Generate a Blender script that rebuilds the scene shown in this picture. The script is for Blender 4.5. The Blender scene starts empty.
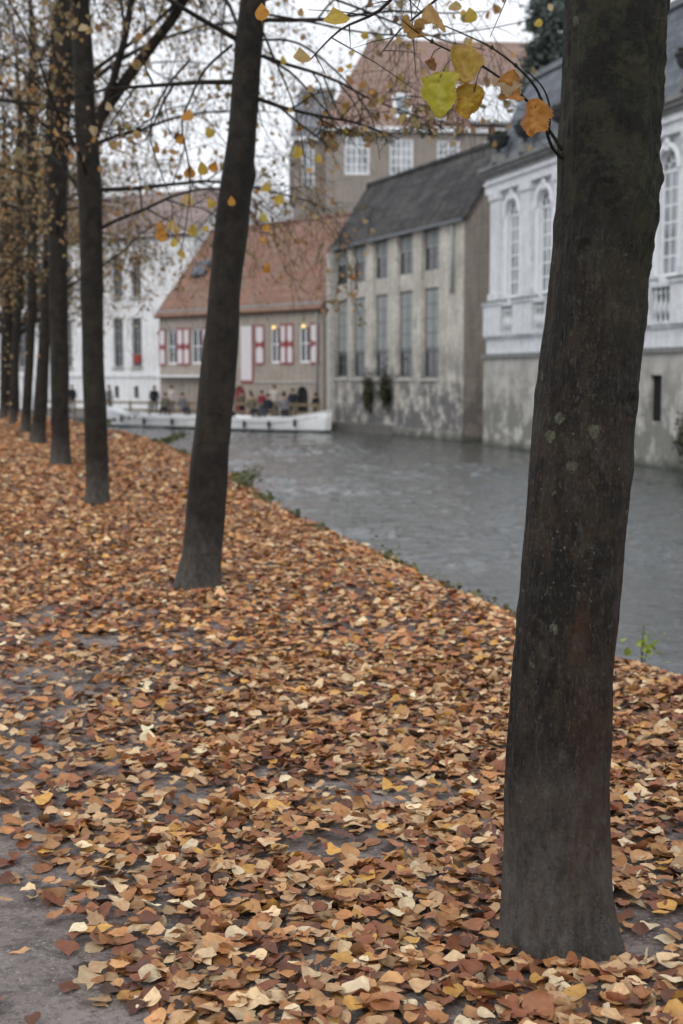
import bpy, math, random
import numpy as np
from mathutils import Vector, Matrix, noise as mn
random.seed(7)
R = math.radians
F = 1400.0; CX, CY = 341.5, 512.0; PITCH = math.atan(137.0 / F); CAMZ = 1.6
WZ = -1.2            # water level
QZ = -0.75           # far quay level
scene = bpy.context.scene
COL = scene.collection

def at(px, py, Y):
    """point at depth Y seen at photo position px,py (used once to size and place real things)"""
    x = (px - CX) / F; u = (CY - py) / F
    d = Vector((x, math.cos(PITCH) + u * math.sin(PITCH), -math.sin(PITCH) + u * math.cos(PITCH)))
    return Vector((0, 0, CAMZ)) + d * (Y / d.y)
def onz(px, py, z=0.0):
    x = (px - CX) / F; u = (CY - py) / F
    d = Vector((x, math.cos(PITCH) + u * math.sin(PITCH), -math.sin(PITCH) + u * math.cos(PITCH)))
    return Vector((0, 0, CAMZ)) + d * ((z - CAMZ) / d.z)

# ------------------------------------------------------------------ objects
def tag(o, label=None, cat=None, group=None, kind=None):
    if label: o['label'] = label
    if cat: o['category'] = cat
    if group: o['group'] = group
    if kind: o['kind'] = kind
    return o
def empty(name, loc, rz=0.0):
    o = bpy.data.objects.new(name, None); COL.objects.link(o)
    o.location = loc; o.rotation_euler = (0, 0, rz); o.empty_display_size = 0.2
    return o
class MB:
    def __init__(s): s.v = []; s.f = []; s.m = []
    def face(s, pts, mi=0):
        b = len(s.v); s.v += [tuple(p) for p in pts]; s.f.append(tuple(range(b, b + len(pts)))); s.m.append(mi)
    def box(s, x0, x1, y0, y1, z0, z1, mi=0):
        b = len(s.v)
        s.v += [(x0,y0,z0),(x1,y0,z0),(x1,y1,z0),(x0,y1,z0),(x0,y0,z1),(x1,y0,z1),(x1,y1,z1),(x0,y1,z1)]
        for q in ((0,3,2,1),(4,5,6,7),(0,1,5,4),(1,2,6,5),(2,3,7,6),(3,0,4,7)):
            s.f.append(tuple(b + i for i in q)); s.m.append(mi)
    def slab(s, quad, th, mi=0):
        a = [Vector(p) for p in quad]; n = (a[1]-a[0]).cross(a[2]-a[0]).normalized() * th
        b = len(s.v); k = len(a)
        s.v += [tuple(p) for p in a] + [tuple(p - n) for p in a]
        s.f.append(tuple(range(b, b+k))); s.f.append(tuple(range(b+2*k-1, b+k-1, -1)))
        for i in range(k):
            j = (i+1) % k; s.f.append((b+i, b+k+i, b+k+j, b+j))
        s.m += [mi]*(k+2)
    def tube(s, pts, rad, n=6, cap=True, mi=0):
        b = len(s.v); P = [Vector(p) for p in pts]; ref = Vector((0.31, 0.77, 0.2)).normalized()
        for i, p in enumerate(P):
            d = (P[min(i+1, len(P)-1)] - P[max(i-1, 0)])
            if d.length < 1e-9: d = Vector((0,0,1))
            d.normalize()
            u = d.cross(ref)
            if u.length < 1e-3: u = d.cross(Vector((1,0,0)))
            u.normalize(); w = d.cross(u)
            r = rad[i] if hasattr(rad, '__len__') else rad
            for k in range(n):
                a = 2*math.pi*k/n
                s.v.append(tuple(p + u*(r*math.cos(a)) + w*(r*math.sin(a))))
        for i in range(len(P)-1):
            for k in range(n):
                j = (k+1) % n
                s.f.append((b+i*n+k, b+i*n+j, b+(i+1)*n+j, b+(i+1)*n+k)); s.m.append(mi)
        if cap:
            s.f.append(tuple(b+k for k in range(n-1, -1, -1))); s.m.append(mi)
            e = b+(len(P)-1)*n
            s.f.append(tuple(e+k for k in range(n))); s.m.append(mi)
    def lathe(s, prof, n=16, c=(0,0,0), mi=0):
        b = len(s.v)
        for r, z in prof:
            for k in range(n):
                a = 2*math.pi*k/n; s.v.append((c[0]+r*math.cos(a), c[1]+r*math.sin(a), c[2]+z))
        for i in range(len(prof)-1):
            for k in range(n):
                j = (k+1) % n; s.f.append((b+i*n+k, b+i*n+j, b+(i+1)*n+j, b+(i+1)*n+k)); s.m.append(mi)
    def build(s, name, mats, parent=None, smooth=False, loc=None):
        me = bpy.data.meshes.new(name); me.from_pydata(s.v, [], s.f)
        if not isinstance(mats, (list, tuple)): mats = [mats]
        for m in mats: me.materials.append(m)
        if len(mats) > 1: me.polygons.foreach_set('material_index', s.m)
        if smooth: me.polygons.foreach_set('use_smooth', [True]*len(s.f))
        me.update()
        o = bpy.data.objects.new(name, me); COL.objects.link(o)
        if parent: o.parent = parent
        if loc is not None: o.location = loc
        return o

# ------------------------------------------------------------------ materials
class N:
    def __init__(s, name):
        s.m = bpy.data.materials.new(name); s.m.use_nodes = True; s.t = s.m.node_tree
        s.p = s.t.nodes['Principled BSDF']; s.c = None
    def n(s, typ, **k):
        o = s.t.nodes.new(typ)
        for a, b in k.items():
            if a.startswith('_'): o.inputs[a[1:].replace('_', ' ')].default_value = b
            else: setattr(o, a, b)
        return o
    def l(s, a, b): s.t.links.new(a, b)
    def coord(s, scale=(1,1,1), kind='Object'):
        tc = s.n('ShaderNodeTexCoord'); mp = s.n('ShaderNodeMapping'); mp.inputs['Scale'].default_value = scale
        s.l(tc.outputs[kind], mp.inputs[0]); return mp.outputs[0]
    def noise(s, scale, detail=5, rough=.6, stretch=(1,1,1), dist=0):
        o = s.n('ShaderNodeTexNoise'); o.inputs['Scale'].default_value = scale; o.inputs['Detail'].default_value = detail
        o.inputs['Roughness'].default_value = rough; o.inputs['Distortion'].default_value = dist
        s.l(s.coord(stretch), o.inputs['Vector']); return o.outputs['Fac']
    def ramp(s, fac, a, b):
        o = s.n('ShaderNodeMapRange'); o.inputs['From Min'].default_value = a; o.inputs['From Max'].default_value = b
        s.l(fac, o.inputs['Value']); return o.outputs[0]
    def math(s, op, a, b=None):
        o = s.n('ShaderNodeMath', operation=op)
        for i, x in enumerate((a, b)):
            if x is None: continue
            if isinstance(x, (int, float)): o.inputs[i].default_value = x
            else: s.l(x, o.inputs[i])
        return o.outputs[0]
    def mix(s, fac, a, b, mode='MIX'):
        o = s.n('ShaderNodeMix', data_type='RGBA', blend_type=mode)
        for i, x in ((0, fac), (6, a), (7, b)):
            if isinstance(x, (int, float)): o.inputs[i].default_value = x
            elif isinstance(x, tuple): o.inputs[i].default_value = (*x[:3], 1)
            else: s.l(x, o.inputs[i])
        return o.outputs[2]
    def bump(s, h, strength=.4, dist=.02, prev=None):
        o = s.n('ShaderNodeBump'); o.inputs['Strength'].default_value = strength; o.inputs['Distance'].default_value = dist
        s.l(h, o.inputs['Height'])
        if prev: s.l(prev, o.inputs['Normal'])
        return o.outputs[0]
    def fin(s, col, rough=.8, bump=None, spec=.3):
        if isinstance(col, tuple): s.p.inputs['Base Color'].default_value = (*col[:3], 1)
        else: s.l(col, s.p.inputs['Base Color'])
        if isinstance(rough, (int, float)): s.p.inputs['Roughness'].default_value = rough
        else: s.l(rough, s.p.inputs['Roughness'])
        s.p.inputs['Specular IOR Level'].default_value = spec
        if bump: s.l(bump, s.p.inputs['Normal'])
        return s.m
    def z(s):
        tc = s.n('ShaderNodeTexCoord'); sp = s.n('ShaderNodeSeparateXYZ'); s.l(tc.outputs['Object'], sp.inputs[0]); return sp
def plain(name, c, rough=.6, var=.25, scale=6, spec=.3, bump=.15):
    n = N(name); f = n.ramp(n.noise(scale), .3, .7)
    d = tuple(x*(1-var) for x in c)
    return n.fin(n.mix(f, d, c), rough, n.bump(n.noise(scale*4), bump, .01), spec)
def masonry(name, c1, c2, mortar, bw=.24, rh=.075, stain=None, stain_amt=.5, low=None, low_z=2.0, low_c=(.1,.1,.1), brick=1.0, bumpd=.02, base_z=0., patch=None):
    """brick or stone courses in the wall's own x+y / z coordinates with blotchy wear"""
    n = N(name); sp = n.z(); cb = n.n('ShaderNodeCombineXYZ')
    n.l(n.math('ADD', sp.outputs[0], sp.outputs[1]), cb.inputs[0]); n.l(sp.outputs[2], cb.inputs[1])
    bt = n.n('ShaderNodeTexBrick'); bt.inputs['Scale'].default_value = 1.0
    bt.inputs['Brick Width'].default_value = bw; bt.inputs['Row Height'].default_value = rh
    bt.inputs['Mortar Size'].default_value = rh*.12; bt.inputs['Bias'].default_value = 0
    for i, c in (('Color1', c1), ('Color2', c2), ('Mortar', mortar)): bt.inputs[i].default_value = (*c, 1)
    n.l(cb.outputs[0], bt.inputs['Vector'])
    col = n.mix(brick, tuple((a+b)/2 for a, b in zip(c1, c2)), bt.outputs['Color'])
    big = n.ramp(n.noise(.8, 8, .7), .43, .57)
    if stain: col = n.mix(n.math('MULTIPLY', big, stain_amt), col, stain)
    if patch: col = n.mix(n.ramp(n.noise(1.7, 6, .6, (1,1,.8)), .56, .62), col, patch)
    fine = n.ramp(n.noise(5, 8, .75), .42, .62)
    col = n.mix(n.math('MULTIPLY', fine, .5), col, tuple(x*.55 for x in c1))
    drip = n.ramp(n.noise(2.2, 5, .65, (2.2, 2.2, .2)), .5, .66)
    col = n.mix(n.math('MULTIPLY', drip, .5), col, tuple(x*.4 for x in c2))
    if low:
        g = n.n('ShaderNodeMapRange'); g.inputs['From Min'].default_value = low_z; g.inputs['From Max'].default_value = base_z
        g.inputs['To Min'].default_value = 0; g.inputs['To Max'].default_value = 1
        n.l(sp.outputs[2], g.inputs['Value'])
        k = n.math('MULTIPLY', g.outputs[0], n.ramp(n.noise(1.1, 7, .72), .42, .55))
        k = n.math('MULTIPLY', k, 1.7); k.node.use_clamp = True
        col = n.mix(n.math('MULTIPLY', k, low), col, low_c)
        a = n.n('ShaderNodeMapRange'); a.inputs['From Min'].default_value = base_z+.55; a.inputs['From Max'].default_value = base_z+.2
        n.l(n.math('ADD', sp.outputs[2], n.math('MULTIPLY', n.noise(2.5), .35)), a.inputs['Value'])
        col = n.mix(n.math('MULTIPLY', a.outputs[0], .8), col, (.035,.045,.03))
    b = n.bump(bt.outputs['Fac'], .5*brick+.01, -bumpd); b = n.bump(n.noise(14, 6), .35, bumpd, b)
    return n.fin(col, .9, b, .15)
def tiles(name, c1, c2, c3, tw=.22, rh=.2, moss=None):
    n = N(name); sp = n.z(); cb = n.n('ShaderNodeCombineXYZ')
    n.l(sp.outputs[0], cb.inputs[0]); n.l(sp.outputs[2], cb.inputs[1])
    bt = n.n('ShaderNodeTexBrick'); bt.inputs['Scale'].default_value = 1.0
    bt.inputs['Brick Width'].default_value = tw; bt.inputs['Row Height'].default_value = rh; bt.inputs['Mortar Size'].default_value = .018
    for i, c in (('Color1', c1), ('Color2', c2), ('Mortar', tuple(x*.3 for x in c1))): bt.inputs[i].default_value = (*c, 1)
    n.l(cb.outputs[0], bt.inputs['Vector'])
    col = n.mix(n.ramp(n.noise(.9, 8, .72), .42, .58), bt.outputs['Color'], c3)
    col = n.mix(n.math('MULTIPLY', n.ramp(n.noise(4, 6, .75), .47, .62), .55), col, tuple(x*.45 for x in c2))
    rows = n.ramp(n.noise(1.3, 3, .6, (.12, .05, 3.0)), .45, .56)
    col = n.mix(n.math('MULTIPLY', rows, .5), col, tuple(x*.5 for x in c1))
    if moss: col = n.mix(n.ramp(n.noise(2.2, 6, .65), .6, .72), col, moss)
    b = n.bump(bt.outputs['Fac'], .8, -.03)
    return n.fin(col, .85, n.bump(n.noise(12), .3, .02, b), .15)

white_paint = plain('white_paint', (.80,.83,.87), .6, .12, 3)
white_wall = masonry('whitewashed_wall', (.86,.88,.90), (.80,.82,.86), (.76,.78,.8), stain=(.62,.64,.66), stain_amt=.35, brick=.35)
stucco = masonry('painted_stucco', (.78,.82,.86), (.72,.76,.80), (.66,.7,.74), .9, .45, stain=(.58,.62,.65), stain_amt=.3, brick=.15)
base_stone = masonry('weathered_render', (.62,.61,.58), (.54,.53,.5), (.45,.44,.42), .7, .33, stain=(.36,.35,.33), stain_amt=.6, low=.85, low_z=2.8, low_c=(.17,.17,.15), brick=.3, base_z=WZ, patch=(.6,.59,.56))
grey_wall = masonry('old_pale_brick', (.56,.53,.48), (.44,.41,.365), (.46,.44,.40), .25, .08, stain=(.68,.66,.60), stain_amt=.8, low=.9, low_z=3.6, low_c=(.115,.115,.12), brick=.75, base_z=WZ, patch=(.42,.41,.39))
gable_brick = masonry('brown_brick', (.36,.30,.26), (.28,.235,.205), (.30,.28,.25), .25, .08, stain=(.24,.22,.2), stain_amt=.6, low=.6, low_z=3, base_z=WZ)
red_wall = masonry('old_buff_brick', (.44,.40,.35), (.37,.33,.28), (.42,.40,.37), .24, .08, stain=(.33,.28,.24), stain_amt=.6, low=.4, low_z=1.2, low_c=(.3,.2,.17), base_z=QZ)
hall_brick = masonry('grey_brown_brick', (.36,.32,.28), (.3,.26,.23), (.34,.32,.3), .24, .08, stain=(.25,.23,.21), stain_amt=.4)
red_tiles = tiles('clay_roof_tiles', (.39,.215,.16), (.27,.15,.115), (.25,.18,.145))
brown_tiles = tiles('brown_roof_tiles', (.36,.28,.26), (.31,.245,.23), (.28,.24,.23))
pale_slate = tiles('pale_slate', (.30,.32,.36), (.26,.28,.32), (.34,.36,.39), .3, .16)
pink_tiles = tiles('faded_roof_tiles', (.40,.27,.22), (.34,.23,.19), (.31,.23,.20))
dark_tiles = tiles('mossy_grey_tiles', (.070,.068,.072), (.045,.045,.048), (.10,.098,.098), moss=(.10,.095,.06))
slate = tiles('blue_grey_slate', (.17,.19,.225), (.14,.16,.19), (.2,.22,.25), .3, .16)
lead = plain('lead_sheet', (.17,.19,.21), .55, .3, 2)
trim_white = plain('white_joinery', (.82,.85,.88), .5, .06, 5)
trim_dark = plain('dark_joinery', (.12,.13,.135), .6, .2, 5)
trim_grey = plain('grey_joinery', (.30,.32,.33), .6, .2, 5)
cornice_m = plain('weathered_cornice', (.26,.27,.27), .8, .5, 3)
stone_trim = plain('pale_stone_trim', (.5,.49,.46), .85, .35, 4)
iron = plain('dark_iron', (.03,.03,.032), .5, .2, 8)
dark_room_and_shade = plain('dark_interior_and_shade', (.012,.012,.013), .9, .1)  # near-black for dark openings and for painted shade behind the balusters
shutter_white = plain('white_shutter_paint', (.66,.64,.66), .5, .08)
shutter_red = plain('red_shutter_paint', (.27,.05,.06), .5, .15)
blind = plain('pale_blind', (.30,.325,.32), .7, .15, 2)
wood_rail = plain('weathered_wood', (.25,.2,.13), .8, .4, 6)
n = N('white_boat_paint'); zz_ = n.z(); k_ = n.math('LESS_THAN', zz_.outputs[2], .13)
boat_white = n.fin(n.mix(k_, n.mix(n.ramp(n.noise(5, 6, .7, (1,1,.4)), .5, .7), (.85,.88,.90), (.66,.68,.68)), (.03,.035,.035)), .35, None, .5)
boat_dark = plain('dark_boat_bottom', (.03,.035,.035), .6, .3)
boat_red = plain('red_cushion', (.33,.05,.045), .7, .2)
urn_m = plain('dark_cast_urn', (.05,.055,.06), .7, .4)
def glass(name, c, rough=.08):
    n = N(name); return n.fin(n.mix(n.ramp(n.noise(.8, 3), .4, .65), c, tuple(x*2.2 for x in c)), rough, n.bump(n.noise(1.5, 2), .06, .03), .6)
glass_dark = glass('dark_window_glass', (.02,.024,.028))
glass_pale = glass('pale_window_glass', (.17,.19,.21), .2)

def bark(name, c1, c2, c3, near=False, base=None):
    n = N(name)
    f = n.ramp(n.noise(6, 8, .75), .42, .58)
    col = n.mix(f, c1, c2)
    st = n.ramp(n.noise(60 if near else 22, 4, .6, (1, 1, .07), .4), .45, .56)
    col = n.mix(n.math('MULTIPLY', st, .55), col, tuple(x*.45 for x in c1))
    # moss and lichen
    col = n.mix(n.math('MULTIPLY', n.ramp(n.noise(2.3, 7, .7), .55, .68), .7), col, c3)
    if near:
        rust = n.ramp(n.noise(6, 5, .6, (1, 1, .14)), .49, .6)
        col = n.mix(n.math('MULTIPLY', rust, .6), col, (.062,.026,.012))
        fis = n.ramp(n.noise(85, 5, .65, (1, 1, .05), .5), .5, .54)
        col = n.mix(n.math('MULTIPLY', fis, n.math('MULTIPLY', n.ramp(n.noise(3, 3), .4, .6), .8)), col, (.005,.004,.004))
        crk = n.ramp(n.noise(14, 6, .7, (1, 1, 4.5), .8), .56, .6)
        col = n.mix(n.math('MULTIPLY', crk, .5), col, (.006,.005,.005))
        gry = n.ramp(n.noise(20, 8, .8, (1, 1, .4)), .52, .62)
        col = n.mix(n.math('MULTIPLY', gry, .5), col, (.075,.07,.062))
        pt = n.ramp(n.noise(7, 10, .78, (1, 1, .6), .3), .5, .545)
        col = n.mix(n.math('MULTIPLY', pt, .6), col, (.044,.032,.021))
        pt2 = n.ramp(n.noise(4.3, 9, .75, (1, 1, .5), .5), .52, .56)
        col = n.mix(n.math('MULTIPLY', pt2, .75), col, (.007,.006,.005))
        sk = n.ramp(n.noise(130, 3, .6, (1, 1, .35)), .58, .64)
        col = n.mix(n.math('MULTIPLY', sk, .3), col, (.12,.11,.095))
        sp = n.z()
        side = n.ramp(sp.outputs[0], .02, .13)      # moss grows down the canal side
        up = n.ramp(sp.outputs[2], 1.5, 2.1)
        k = n.math('MULTIPLY', n.math('MULTIPLY', side, up), n.ramp(n.noise(9, 6, .7), .38, .55))
        col = n.mix(k, col, (.028,.028,.012))
        k = n.math('MULTIPLY', n.ramp(n.math('ADD', sp.outputs[2], n.math('MULTIPLY', n.math('SUBTRACT', n.noise(4, 5, .7), .5), 1.2)), 1.75, 2.15), .8)
        col = n.mix(k, col, n.mix(n.ramp(n.noise(10, 9, .8), .47, .55), (.005,.005,.004), (.030,.032,.016)))
        v = n.n('ShaderNodeTexVoronoi', feature='F1'); v.inputs['Scale'].default_value = 11; v.inputs['Randomness'].default_value = 1
        n.l(n.coord(), v.inputs['Vector'])
        thr = n.math('MULTIPLY', n.ramp(n.noise(2.4, 2), .47, .62), .2)
        dots = n.math('LESS_THAN', n.math('ADD', v.outputs['Distance'], n.math('MULTIPLY', n.noise(38, 6, .75), .55)), n.math('ADD', thr, .26))
        col = n.mix(n.math('MULTIPLY', dots, n.ramp(n.noise(60, 4, .7), .35, .75)), col, (.17,.185,.13))
        v2 = n.n('ShaderNodeTexVoronoi', feature='F1'); v2.inputs['Scale'].default_value = 38
        n.l(n.coord((1,1,.8)), v2.inputs['Vector'])
        d2 = n.math('MULTIPLY', n.math('LESS_THAN', n.math('ADD', v2.outputs['Distance'], n.math('MULTIPLY', n.noise(90, 2), .2)), .2), n.ramp(n.noise(4.5, 3), .5, .6))
        col = n.mix(n.math('MULTIPLY', d2, .5), col, (.2,.2,.18))
        scr = n.ramp(n.noise(26, 5, .7, (1, 1, 5.5), .6), .64, .7)
        col = n.mix(n.math('MULTIPLY', n.math('MULTIPLY', scr, n.ramp(n.noise(3.1, 2), .5, .62)), .55), col, (.17,.165,.15))
    sp = n.z()
    lowf = n.n('ShaderNodeMapRange'); lowf.inputs['From Min'].default_value = .62 if near else .55; lowf.inputs['From Max'].default_value = .05
    n.l(n.math('ADD', sp.outputs[2], n.math('MULTIPLY', n.math('SUBTRACT', n.noise(5, 5, .7, (1,1,.5)), .5), .9)), lowf.inputs['Value'])
    col = n.mix(n.math('MULTIPLY', lowf.outputs[0], n.math('ADD', .3, n.math('MULTIPLY', n.ramp(n.noise(30, 6, .75, (1,1,.35)), .4, .6), .55))), col, base or (.125,.115,.105))
    b = n.bump(n.noise(55 if near else 20, 6, .65, (1, 1, .12)), .45, .012 if near else .03)
    b = n.bump(n.noise(14, 8, .75), .9, .03, b)
    b = n.bump(n.noise(110 if near else 40, 4, .65, (1,1,.5)), .8, .008, b)
    return n.fin(col, .75, b, .3)
bark_near = bark('wet_bark', (.030,.021,.013), (.0055,.004,.003), (.028,.029,.013), True)
bark_far = bark('grey_bark', (.031,.025,.018), (.008,.0065,.005), (.028,.028,.014))
def leafmat(name, trans=.25, rough=.55):
    n = N(name); a = n.n('ShaderNodeAttribute', attribute_name='leaf')
    v = n.ramp(n.noise(70, 4, .6), .3, .75)
    col = n.mix(n.math('MULTIPLY', v, .45), a.outputs['Color'], n.mix(1.0, a.outputs['Color'], (.45,.33,.26), 'MULTIPLY'))
    b = n.bump(n.noise(120, 3), .25, .002)
    n.fin(col, rough, b, .35)
    tr = n.n('ShaderNodeBsdfTranslucent'); n.l(col, tr.inputs[0]); ms = n.n('ShaderNodeMixShader'); ms.inputs[0].default_value = trans
    n.l(n.p.outputs[0], ms.inputs[1]); n.l(tr.outputs[0], ms.inputs[2]); n.l(ms.outputs[0], n.t.nodes['Material Output'].inputs[0])
    return n.m
litter_m = leafmat('fallen_leaf_litter', .06, .5)
hang_m = leafmat('hanging_leaf', .4)
conifer_m = leafmat('needle_foliage', .1, .8)
green_m = leafmat('weed_leaf', .3)

# ------------------------------------------------------------------ leaves
def leaf_template(rng, rows=5, lobed=False):
    """broad pointed leaf: two half blades folded along the midrib, curled, toothed edge, short stalk"""
    t = np.linspace(0, 1, rows)
    w = .47*np.sin(np.pi*t**rng.uniform(.55, .85))**rng.uniform(.6, .95)*rng.uniform(.8, 1.12)
    w[0] = 0; w[-1] = 0
    big = rng.uniform(-.16, .16, 2); ph = rng.uniform(0, 6.28, 2)
    jag = .07 if rows > 5 else .1
    wl = w*(1+big[0]*np.sin(5*t+ph[0])+rng.uniform(-jag, jag, rows)); wr = w*(1+big[1]*np.sin(5*t+ph[1])+rng.uniform(-jag, jag, rows))
    if lobed:
        k = 1+.22*np.cos(t*4*np.pi); wl *= k; wr *= k
    fold = rng.uniform(-.1, .35); curl = rng.uniform(-.8, .8); rl, rr = rng.uniform(-.9, 1.1, 2)*rng.uniform(.2, 1.3); tw = rng.uniform(-.5, .5); ph2 = rng.uniform(0, 6.28)
    bendx = rng.uniform(-.12, .12)
    V = []
    for i in range(rows):
        y = t[i] - .5; zc = curl*y*y; mx = bendx*math.sin(math.pi*t[i])
        if i in (0, rows-1): V.append((mx, y*(1.04 if i else 1), zc))
        else:
            V.append((mx-wl[i], y - .10*(1-t[i]) - (.03 if i % 2 else 0), zc + fold*wl[i] + rl*wl[i]**2 - tw*wl[i]*y + .05*math.sin(9*t[i]+ph2)))
            V.append((mx-wl[i]*.5, y - .03, zc + fold*wl[i]*.45 + .012*math.sin(20*t[i])))
            V.append((mx, y, zc - .015))
            V.append((mx+wr[i]*.5, y - .03, zc + fold*wr[i]*.45 - .012*math.sin(20*t[i])))
            V.append((mx+wr[i], y - .10*(1-t[i]) - (.03 if i % 2 else 0), zc + fold*wr[i] + rr*wr[i]**2 + tw*wr[i]*y + .05*math.cos(8*t[i]+ph2)))
    W = 5; Fc = [(0, 1+k+1, 1+k) for k in range(W-1)]
    for i in range(1, rows-2):
        a = 1+W*(i-1); b = a+W
        for k in range(W-1): Fc += [(a+k, a+k+1, b+k+1), (a+k, b+k+1, b+k)]
    a = 1+W*(rows-3); tip = a+W
    Fc += [(a+k, a+k+1, tip) for k in range(W-1)]
    if rows > 5:
        n0 = tip+1; V += [(-.012, -.5, zc*0+curl*.25), (.012, -.5, curl*.25), (rng.uniform(-.2, .2), -.5-rng.uniform(.25, .5), curl*.25+rng.uniform(-.1, .2))]; Fc.append((n0, n0+1, n0+2))
    return np.array(V, dtype=np.float64), np.array(Fc, dtype=np.int64)
def scatter(name, pos, size, yaw, tilt, color, mat, rows, rng, ntemp=14, parent=None, nrm=None):
    """one mesh of many separately bent leaves"""
    Vs, Fs, Cs = [], [], []; base = 0
    n = len(pos); pick = rng.integers(0, ntemp, n)
    for k in range(ntemp):
        tv, tf = leaf_template(rng, rows, k % 4 == 0)
        idx = np.where(pick == k)[0]
        if not len(idx): continue
        m = len(idx)
        p = tv[None]*size[idx, None, None]
        # tilt about random axes then yaw
        ax, ay = tilt[idx, 0], tilt[idx, 1]
        c, s = np.cos(ax)[:, None], np.sin(ax)[:, None]
        y = p[..., 1]*c - p[..., 2]*s; z = p[..., 1]*s + p[..., 2]*c; x = p[..., 0]
        c, s = np.cos(ay)[:, None], np.sin(ay)[:, None]
        x2 = x*c + z*s; z2 = -x*s + z*c
        c, s = np.cos(yaw[idx])[:, None], np.sin(yaw[idx])[:, None]
        x3 = x2*c - y*s; y3 = x2*s + y*c
        q = np.stack([x3, y3, z2], -1)
        q += pos[idx][:, None, :]
        nv = tv.shape[0]
        Vs.append(q.reshape(-1, 3)); Fs.append((tf[None] + (base + np.arange(m)*nv)[:, None, None]).reshape(-1, 3))
        cc = np.ones((m, nv, 4)); cc[..., :3] = color[idx][:, None, :]
        cc[..., :3] *= (1 + rng.uniform(-.14, .14, (m, nv, 1)))
        Cs.append(cc.reshape(-1, 4)); base += m*nv
    V = np.concatenate(Vs).astype(np.float32); Fa = np.concatenate(Fs).astype(np.int32); Cc = np.concatenate(Cs).astype(np.float32)
    me = bpy.data.meshes.new(name)
    me.vertices.add(len(V)); me.vertices.foreach_set('co', V.ravel())
    me.loops.add(len(Fa)*3); me.loops.foreach_set('vertex_index', Fa.ravel())
    me.polygons.add(len(Fa)); me.polygons.foreach_set('loop_start', np.arange(0, len(Fa)*3, 3, dtype=np.int32))
    try: me.polygons.foreach_set('loop_total', np.full(len(Fa), 3, dtype=np.int32))
    except Exception: pass
    at_ = me.color_attributes.new('leaf', 'FLOAT_COLOR', 'POINT'); at_.data.foreach_set('color', Cc.ravel())
    me.polygons.foreach_set('use_smooth', np.ones(len(Fa), dtype=bool))
    me.materials.append(mat); me.update(); me.validate()
    o = bpy.data.objects.new(name, me); COL.objects.link(o)
    if parent: o.parent = parent
    return o
PAL = np.array([(.58,.37,.19),(.48,.22,.075),(.27,.095,.042),(.72,.53,.30),(.14,.055,.03),(.62,.34,.07),(.36,.15,.062),(.56,.30,.12),(.82,.68,.44),(.07,.038,.026)])
PW = np.array([.16,.18,.14,.09,.07,.045,.13,.13,.032,.02])

# ------------------------------------------------------------------ setting: bank, path, water
EDGE = [(9.5,-9),(6.2,-3),(4.2,1.5),(2.9,5.0),(1.95,7.7),(1.25,9.5),(.8,11.),(.38,13.2),(-.5,16.6),(-1.6,22.2),(-2.8,28),(-4.9,36),(-7.2,43),(-10.5,52),(-16,64),(-26,82)]
def catmull(P, k=8):
    out = []
    for i in range(len(P)-1):
        a, b, c, d = [Vector(P[max(0, min(len(P)-1, j))]) for j in (i-1, i, i+1, i+2)]
        for s in range(k):
            t = s/k
            out.append(.5*((2*b) + (c-a)*t + (2*a-5*b+4*c-d)*t*t + (3*b-a-3*c+d)*t**3))
    out.append(Vector(P[-1])); return out
EC = catmull(EDGE)
EY = np.array([p.y for p in EC]); EX = np.array([p.x for p in EC])
def edge_x(y): return float(np.interp(y, EY, EX)) + (.16*mn.noise(Vector((y*.45, 2.2, 0)))+.07*mn.noise(Vector((y*1.4, 5, 0))))*min(1.6, .6+abs(y)*.03)
def gz(x, y):
    """ground height: nearly level, falling away in the last half metre before the water"""
    d = edge_x(y) - x
    z = .035*math.sin(x*.9+1.3)*math.sin(y*.7) + .025*mn.noise(Vector((x*1.7, y*1.7, 0))) if d > 0 else 0
    if abs(y) < 60 and -12 < x < 8: pass
    k = max(0., min(1., (.55-d)/.55)); z -= .16*k*k
    return z
n = N('trodden_earth')
c = n.mix(n.ramp(n.noise(1.2, 7, .65), .35, .65), (.20,.165,.152), (.34,.29,.27))
c = n.mix(n.math('MULTIPLY', n.ramp(n.noise(7, 8, .75), .46, .60), .75), c, (.07,.052,.046))
c = n.mix(n.math('MULTIPLY', n.ramp(n.noise(38, 5, .7), .5, .62), .6), c, (.05,.036,.03))
c = n.mix(n.ramp(n.noise(75, 3, .6), .6, .66), c, (.36,.33,.31))
b = n.bump(n.noise(5, 8, .7), .5, .05); b = n.bump(n.noise(60, 5, .7), .9, .02, b)
earth = n.fin(c, n.ramp(n.noise(2, 4), .2, .9), b, .35)
mb = MB()
cols = [-.42,-.30,-.12,0,.08,.16,.26,.38,.52,.7,.95,1.25,1.6,2,2.5,3,3.6,4.3,5.1,6,7,8.5,10.5,13,16,22,32,50,90,160,300]
rows = []
for i, p in enumerate(EC):
    rows.append(p.y)
ys = sorted(set([-60,-30] + [round(y, 3) for y in np.interp(np.linspace(0, 1, 150), np.linspace(0, 1, len(rows)), rows)] + [95, 140, 300, 700]))
for y in ys:
    ex = edge_x(y) if y <= 82 else -26 - (y-82)*1.2
    if y < -9: ex = 9.5 + (-9-y)*.5
    for cdist in cols:
        if cdist < 0:
            z = {-.42: -2.2, -.30: -1.15, -.12: -.45}[cdist] + .08*mn.noise(Vector((y*1.3, cdist*4, 3)))
            x = ex - cdist + .1*mn.noise(Vector((y*2.1, cdist*5, 7)))
        else:
            x = ex - cdist; z = gz(x, min(y, 80)) if cdist > 0 else -.17
            if cdist < .3: x += .06*mn.noise(Vector((y*3, 1, 1)))
            if cdist > 40: z = 0
        mb.v.append((x, y, z))
nc = len(cols)
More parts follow.
